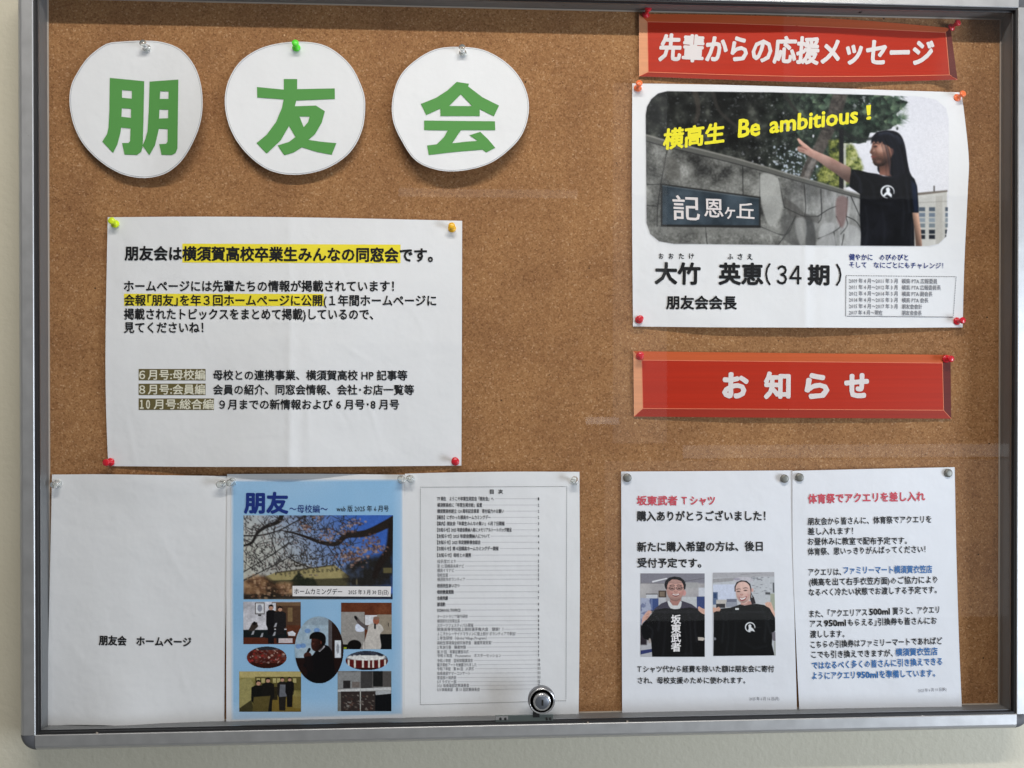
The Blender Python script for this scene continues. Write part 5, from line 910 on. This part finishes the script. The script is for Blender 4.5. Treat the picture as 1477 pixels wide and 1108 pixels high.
AQ.text('blue_lettering', [aq('ファミリーマート横須賀衣笠店', 253, 445, 625, 440, 12, .02), aq('横須賀衣笠店', 472, 790, 648, 785, 12, .02), aq('ではなるべく多くの皆さんに引き換えできる', 120, 846, 668, 828, 12, .02), aq('ようにアクエリ', 120, 889, 300, 885, 12, .02), aq('950ml', 310, 884, 397, 882, 12.5, .035), aq('を準備しています。', 405, 883, 638, 877, 12, .02)], CYANB)
AQ.text('small_lettering', [aq('2025 年 6 月 10 日(火)', 567, 951, 686, 944, 5.8, 0)], GREY)
# a stray fibre caught on the bottom edge
f = [at(x, y, h) for x, y, h in ((1319, 1022.5, .012), (1322, 1027, .022), (1328, 1031.5, .034), (1334, 1033, .0364))]
g = Geo()
for i in range(3):
    for r_ in (0,):
        a_, b2 = f[i], f[i+1]; g.add([a_ + [0, 0, .0003], a_ - [0, 0, .0003], a_ + [.0003, -.0003, 0], b2 + [0, 0, .0003], b2 - [0, 0, .0003], b2 + [.0003, -.0003, 0]], [(0, 1, 4, 3), (1, 2, 5, 4), (2, 0, 3, 5)])
fo = mesh('paper_fibre', g.V, g.F, WHITEINK, None, origin=tuple(f[0])); fo.location = f[0]; fo['label'] = 'thin white fibre caught on the lower frame edge below the lower right notice'; fo['category'] = 'fibre'

# ------------------------------------------------------------------ pins
def plastic(name, srgb, rough=.28, trans=0.0):
    m = mat(name, tuple(lin(srgb)), rough)[0]; b = m.node_tree.nodes['Principled BSDF']
    b.inputs['Transmission Weight'].default_value = trans; b.inputs['IOR'].default_value = 1.45; b.inputs['Subsurface Weight'].default_value = 0; return m
PIN = [(.0010, -.001), (.0040, .0000), (.0049, .0006), (.0049, .0013), (.0040, .0020), (.0026, .0026), (.0023, .0040), (.0023, .0068), (.0027, .0078), (.0038, .0090), (.0041, .0098), (.0041, .0108), (.0034, .0116)]
def make_pin(m, label, group):
    r = thing('push_pin', label, 'push pin', (0, 0, 0), group); g = Geo(); g.lathe(PIN, 22); g.build('handle', m, r, True)
    g = Geo(); g.lathe([(.0001, -.0075), (.0005, -.0055), (.0005, .0)], 8); g.build('needle', STEEL, r, True); return r
def make_tack(m, label, group):
    r = thing('round_tack', label, 'tack', (0, 0, 0), group); g = Geo(); g.lathe([(.0040, 0), (.0050, .0004), (.0053, .0014), (.0052, .0028), (.0046, .0036), (.0030, .0041), (.0012, .0042)], 28); g.build('cap', m, r, True)
    g = Geo(); g.lathe([(.0001, -.0075), (.0005, -.0055), (.0005, .0)], 8); g.build('needle', STEEL, r, True); return r
def copy_thing(src):
    r = src.copy(); COL.objects.link(r)
    for ch in list(src.children): c2 = ch.copy(); COL.objects.link(c2); c2.parent = r
    return r
CLEAR = plastic('clear_plastic', (236, 238, 234), .12, .82)
REDP = plastic('red_plastic', (214, 30, 48), .25, .05); ORP = plastic('orange_plastic', (255, 124, 70), .28, .0)
pins = {
 CLEAR: [(212, 70, 205.5, 61.5, 'clear push pin at the top of the leftmost round card'), (667.5, 77, 666.5, 67.5, 'clear push pin at the top of the rightmost round card'),
         (84, 697.5, 77.5, 699.5, 'clear push pin at the top left corner of the mostly blank lower left sheet'), (321, 697.5, 316, 699, 'clear push pin at the top right corner of the mostly blank lower left sheet'), (335.5, 695, 330.5, 697, 'clear push pin at the top left corner of the pale blue newsletter cover'),
         (579.8, 692.5, 578.2, 690, 'clear push pin at the top right corner of the pale blue newsletter cover'), (593, 691, 590.5, 690, 'clear push pin at the top left corner of the contents page'), (828.5, 694.5, 829, 691.5, 'clear push pin at the top right corner of the contents page')],
 plastic('green_plastic', (96, 226, 60)): [(427.5, 69.5, 425.8, 61.5, 'bright green push pin at the top of the middle round card')],
 plastic('lime_plastic', (214, 236, 40)): [(166.5, 323.5, 160.5, 318, 'lime yellow push pin at the top left corner of the landscape notice')],
 plastic('amber_plastic', (244, 186, 38)): [(652, 330, 651.5, 325.5, 'amber yellow push pin at the top right corner of the landscape notice')],
 REDP: [(160, 666.5, 152.5, 667.3, 'red push pin at the bottom left corner of the landscape notice'), (656.8, 666, 656.2, 664.2, 'red push pin at the bottom right corner of the landscape notice'),
        (931, 22, 935.6, 11, 'red push pin in the shade at the top left corner of the upper red banner'), (1371.5, 40, 1382.6, 32, 'red push pin in the shade at the top right corner of the upper red banner'),
        (921.5, 461.5, 923.6, 459.5, 'red push pin at the bottom left corner of the poster'), (1379.5, 463.5, 1389, 462.2, 'red push pin at the bottom right corner of the poster'),
        (922.8, 514, 923.8, 512, 'red push pin at the top left corner of the lower red banner'), (1364, 517.8, 1372, 517.8, 'red push pin at the top right corner of the lower red banner')],
 ORP: [(919.8, 128, 922.3, 119.3, 'orange push pin at the top left corner of the poster'), (1380, 141.5, 1389.5, 135, 'orange push pin at the top right corner of the poster')],
}
rs = random.Random(4)
for m, lst in pins.items():
    proto = None
    for (x0, y0, x1, y1, lab) in lst:
        r = make_pin(m, lab, 'push pins holding the sheets') if proto is None else copy_thing(proto)
        proto = proto or r; r['label'] = lab
        p0 = Vector(at(x0, y0, .0030)); p1 = Vector(at(x1, y1, .0030 + .0108)); d = (p1 - p0).normalized(); sc = (p1-p0).length / .0112
        r.location = p0; r.rotation_mode = 'QUATERNION'; r.rotation_quaternion = Vector((0, -1, 0)).rotation_difference(d) @ Quaternion((0, 1, 0), rs.uniform(0, 6))
tack_m = alu_mat('tarnished_tack_metal', (.24, .235, .21), .5, .7); proto = None
for (x, y, lab) in ((904.2, 689, 'grey round tack at the top left corner of the notice with two photographs'), (1130.6, 690.2, 'grey round tack at the top right corner of the notice with two photographs'), (1152.4, 688.5, 'grey round tack at the top left corner of the text-only notice'), (1366.2, 682.2, 'grey round tack at the top right corner of the text-only notice')):
    r = make_tack(tack_m, lab, 'grey round tacks') if proto is None else copy_thing(proto); proto = proto or r; r['label'] = lab
    r.location = at(x, y, .0030); r.rotation_euler = (rs.uniform(-.06, .06), rs.uniform(0, 6), rs.uniform(-.08, .08))
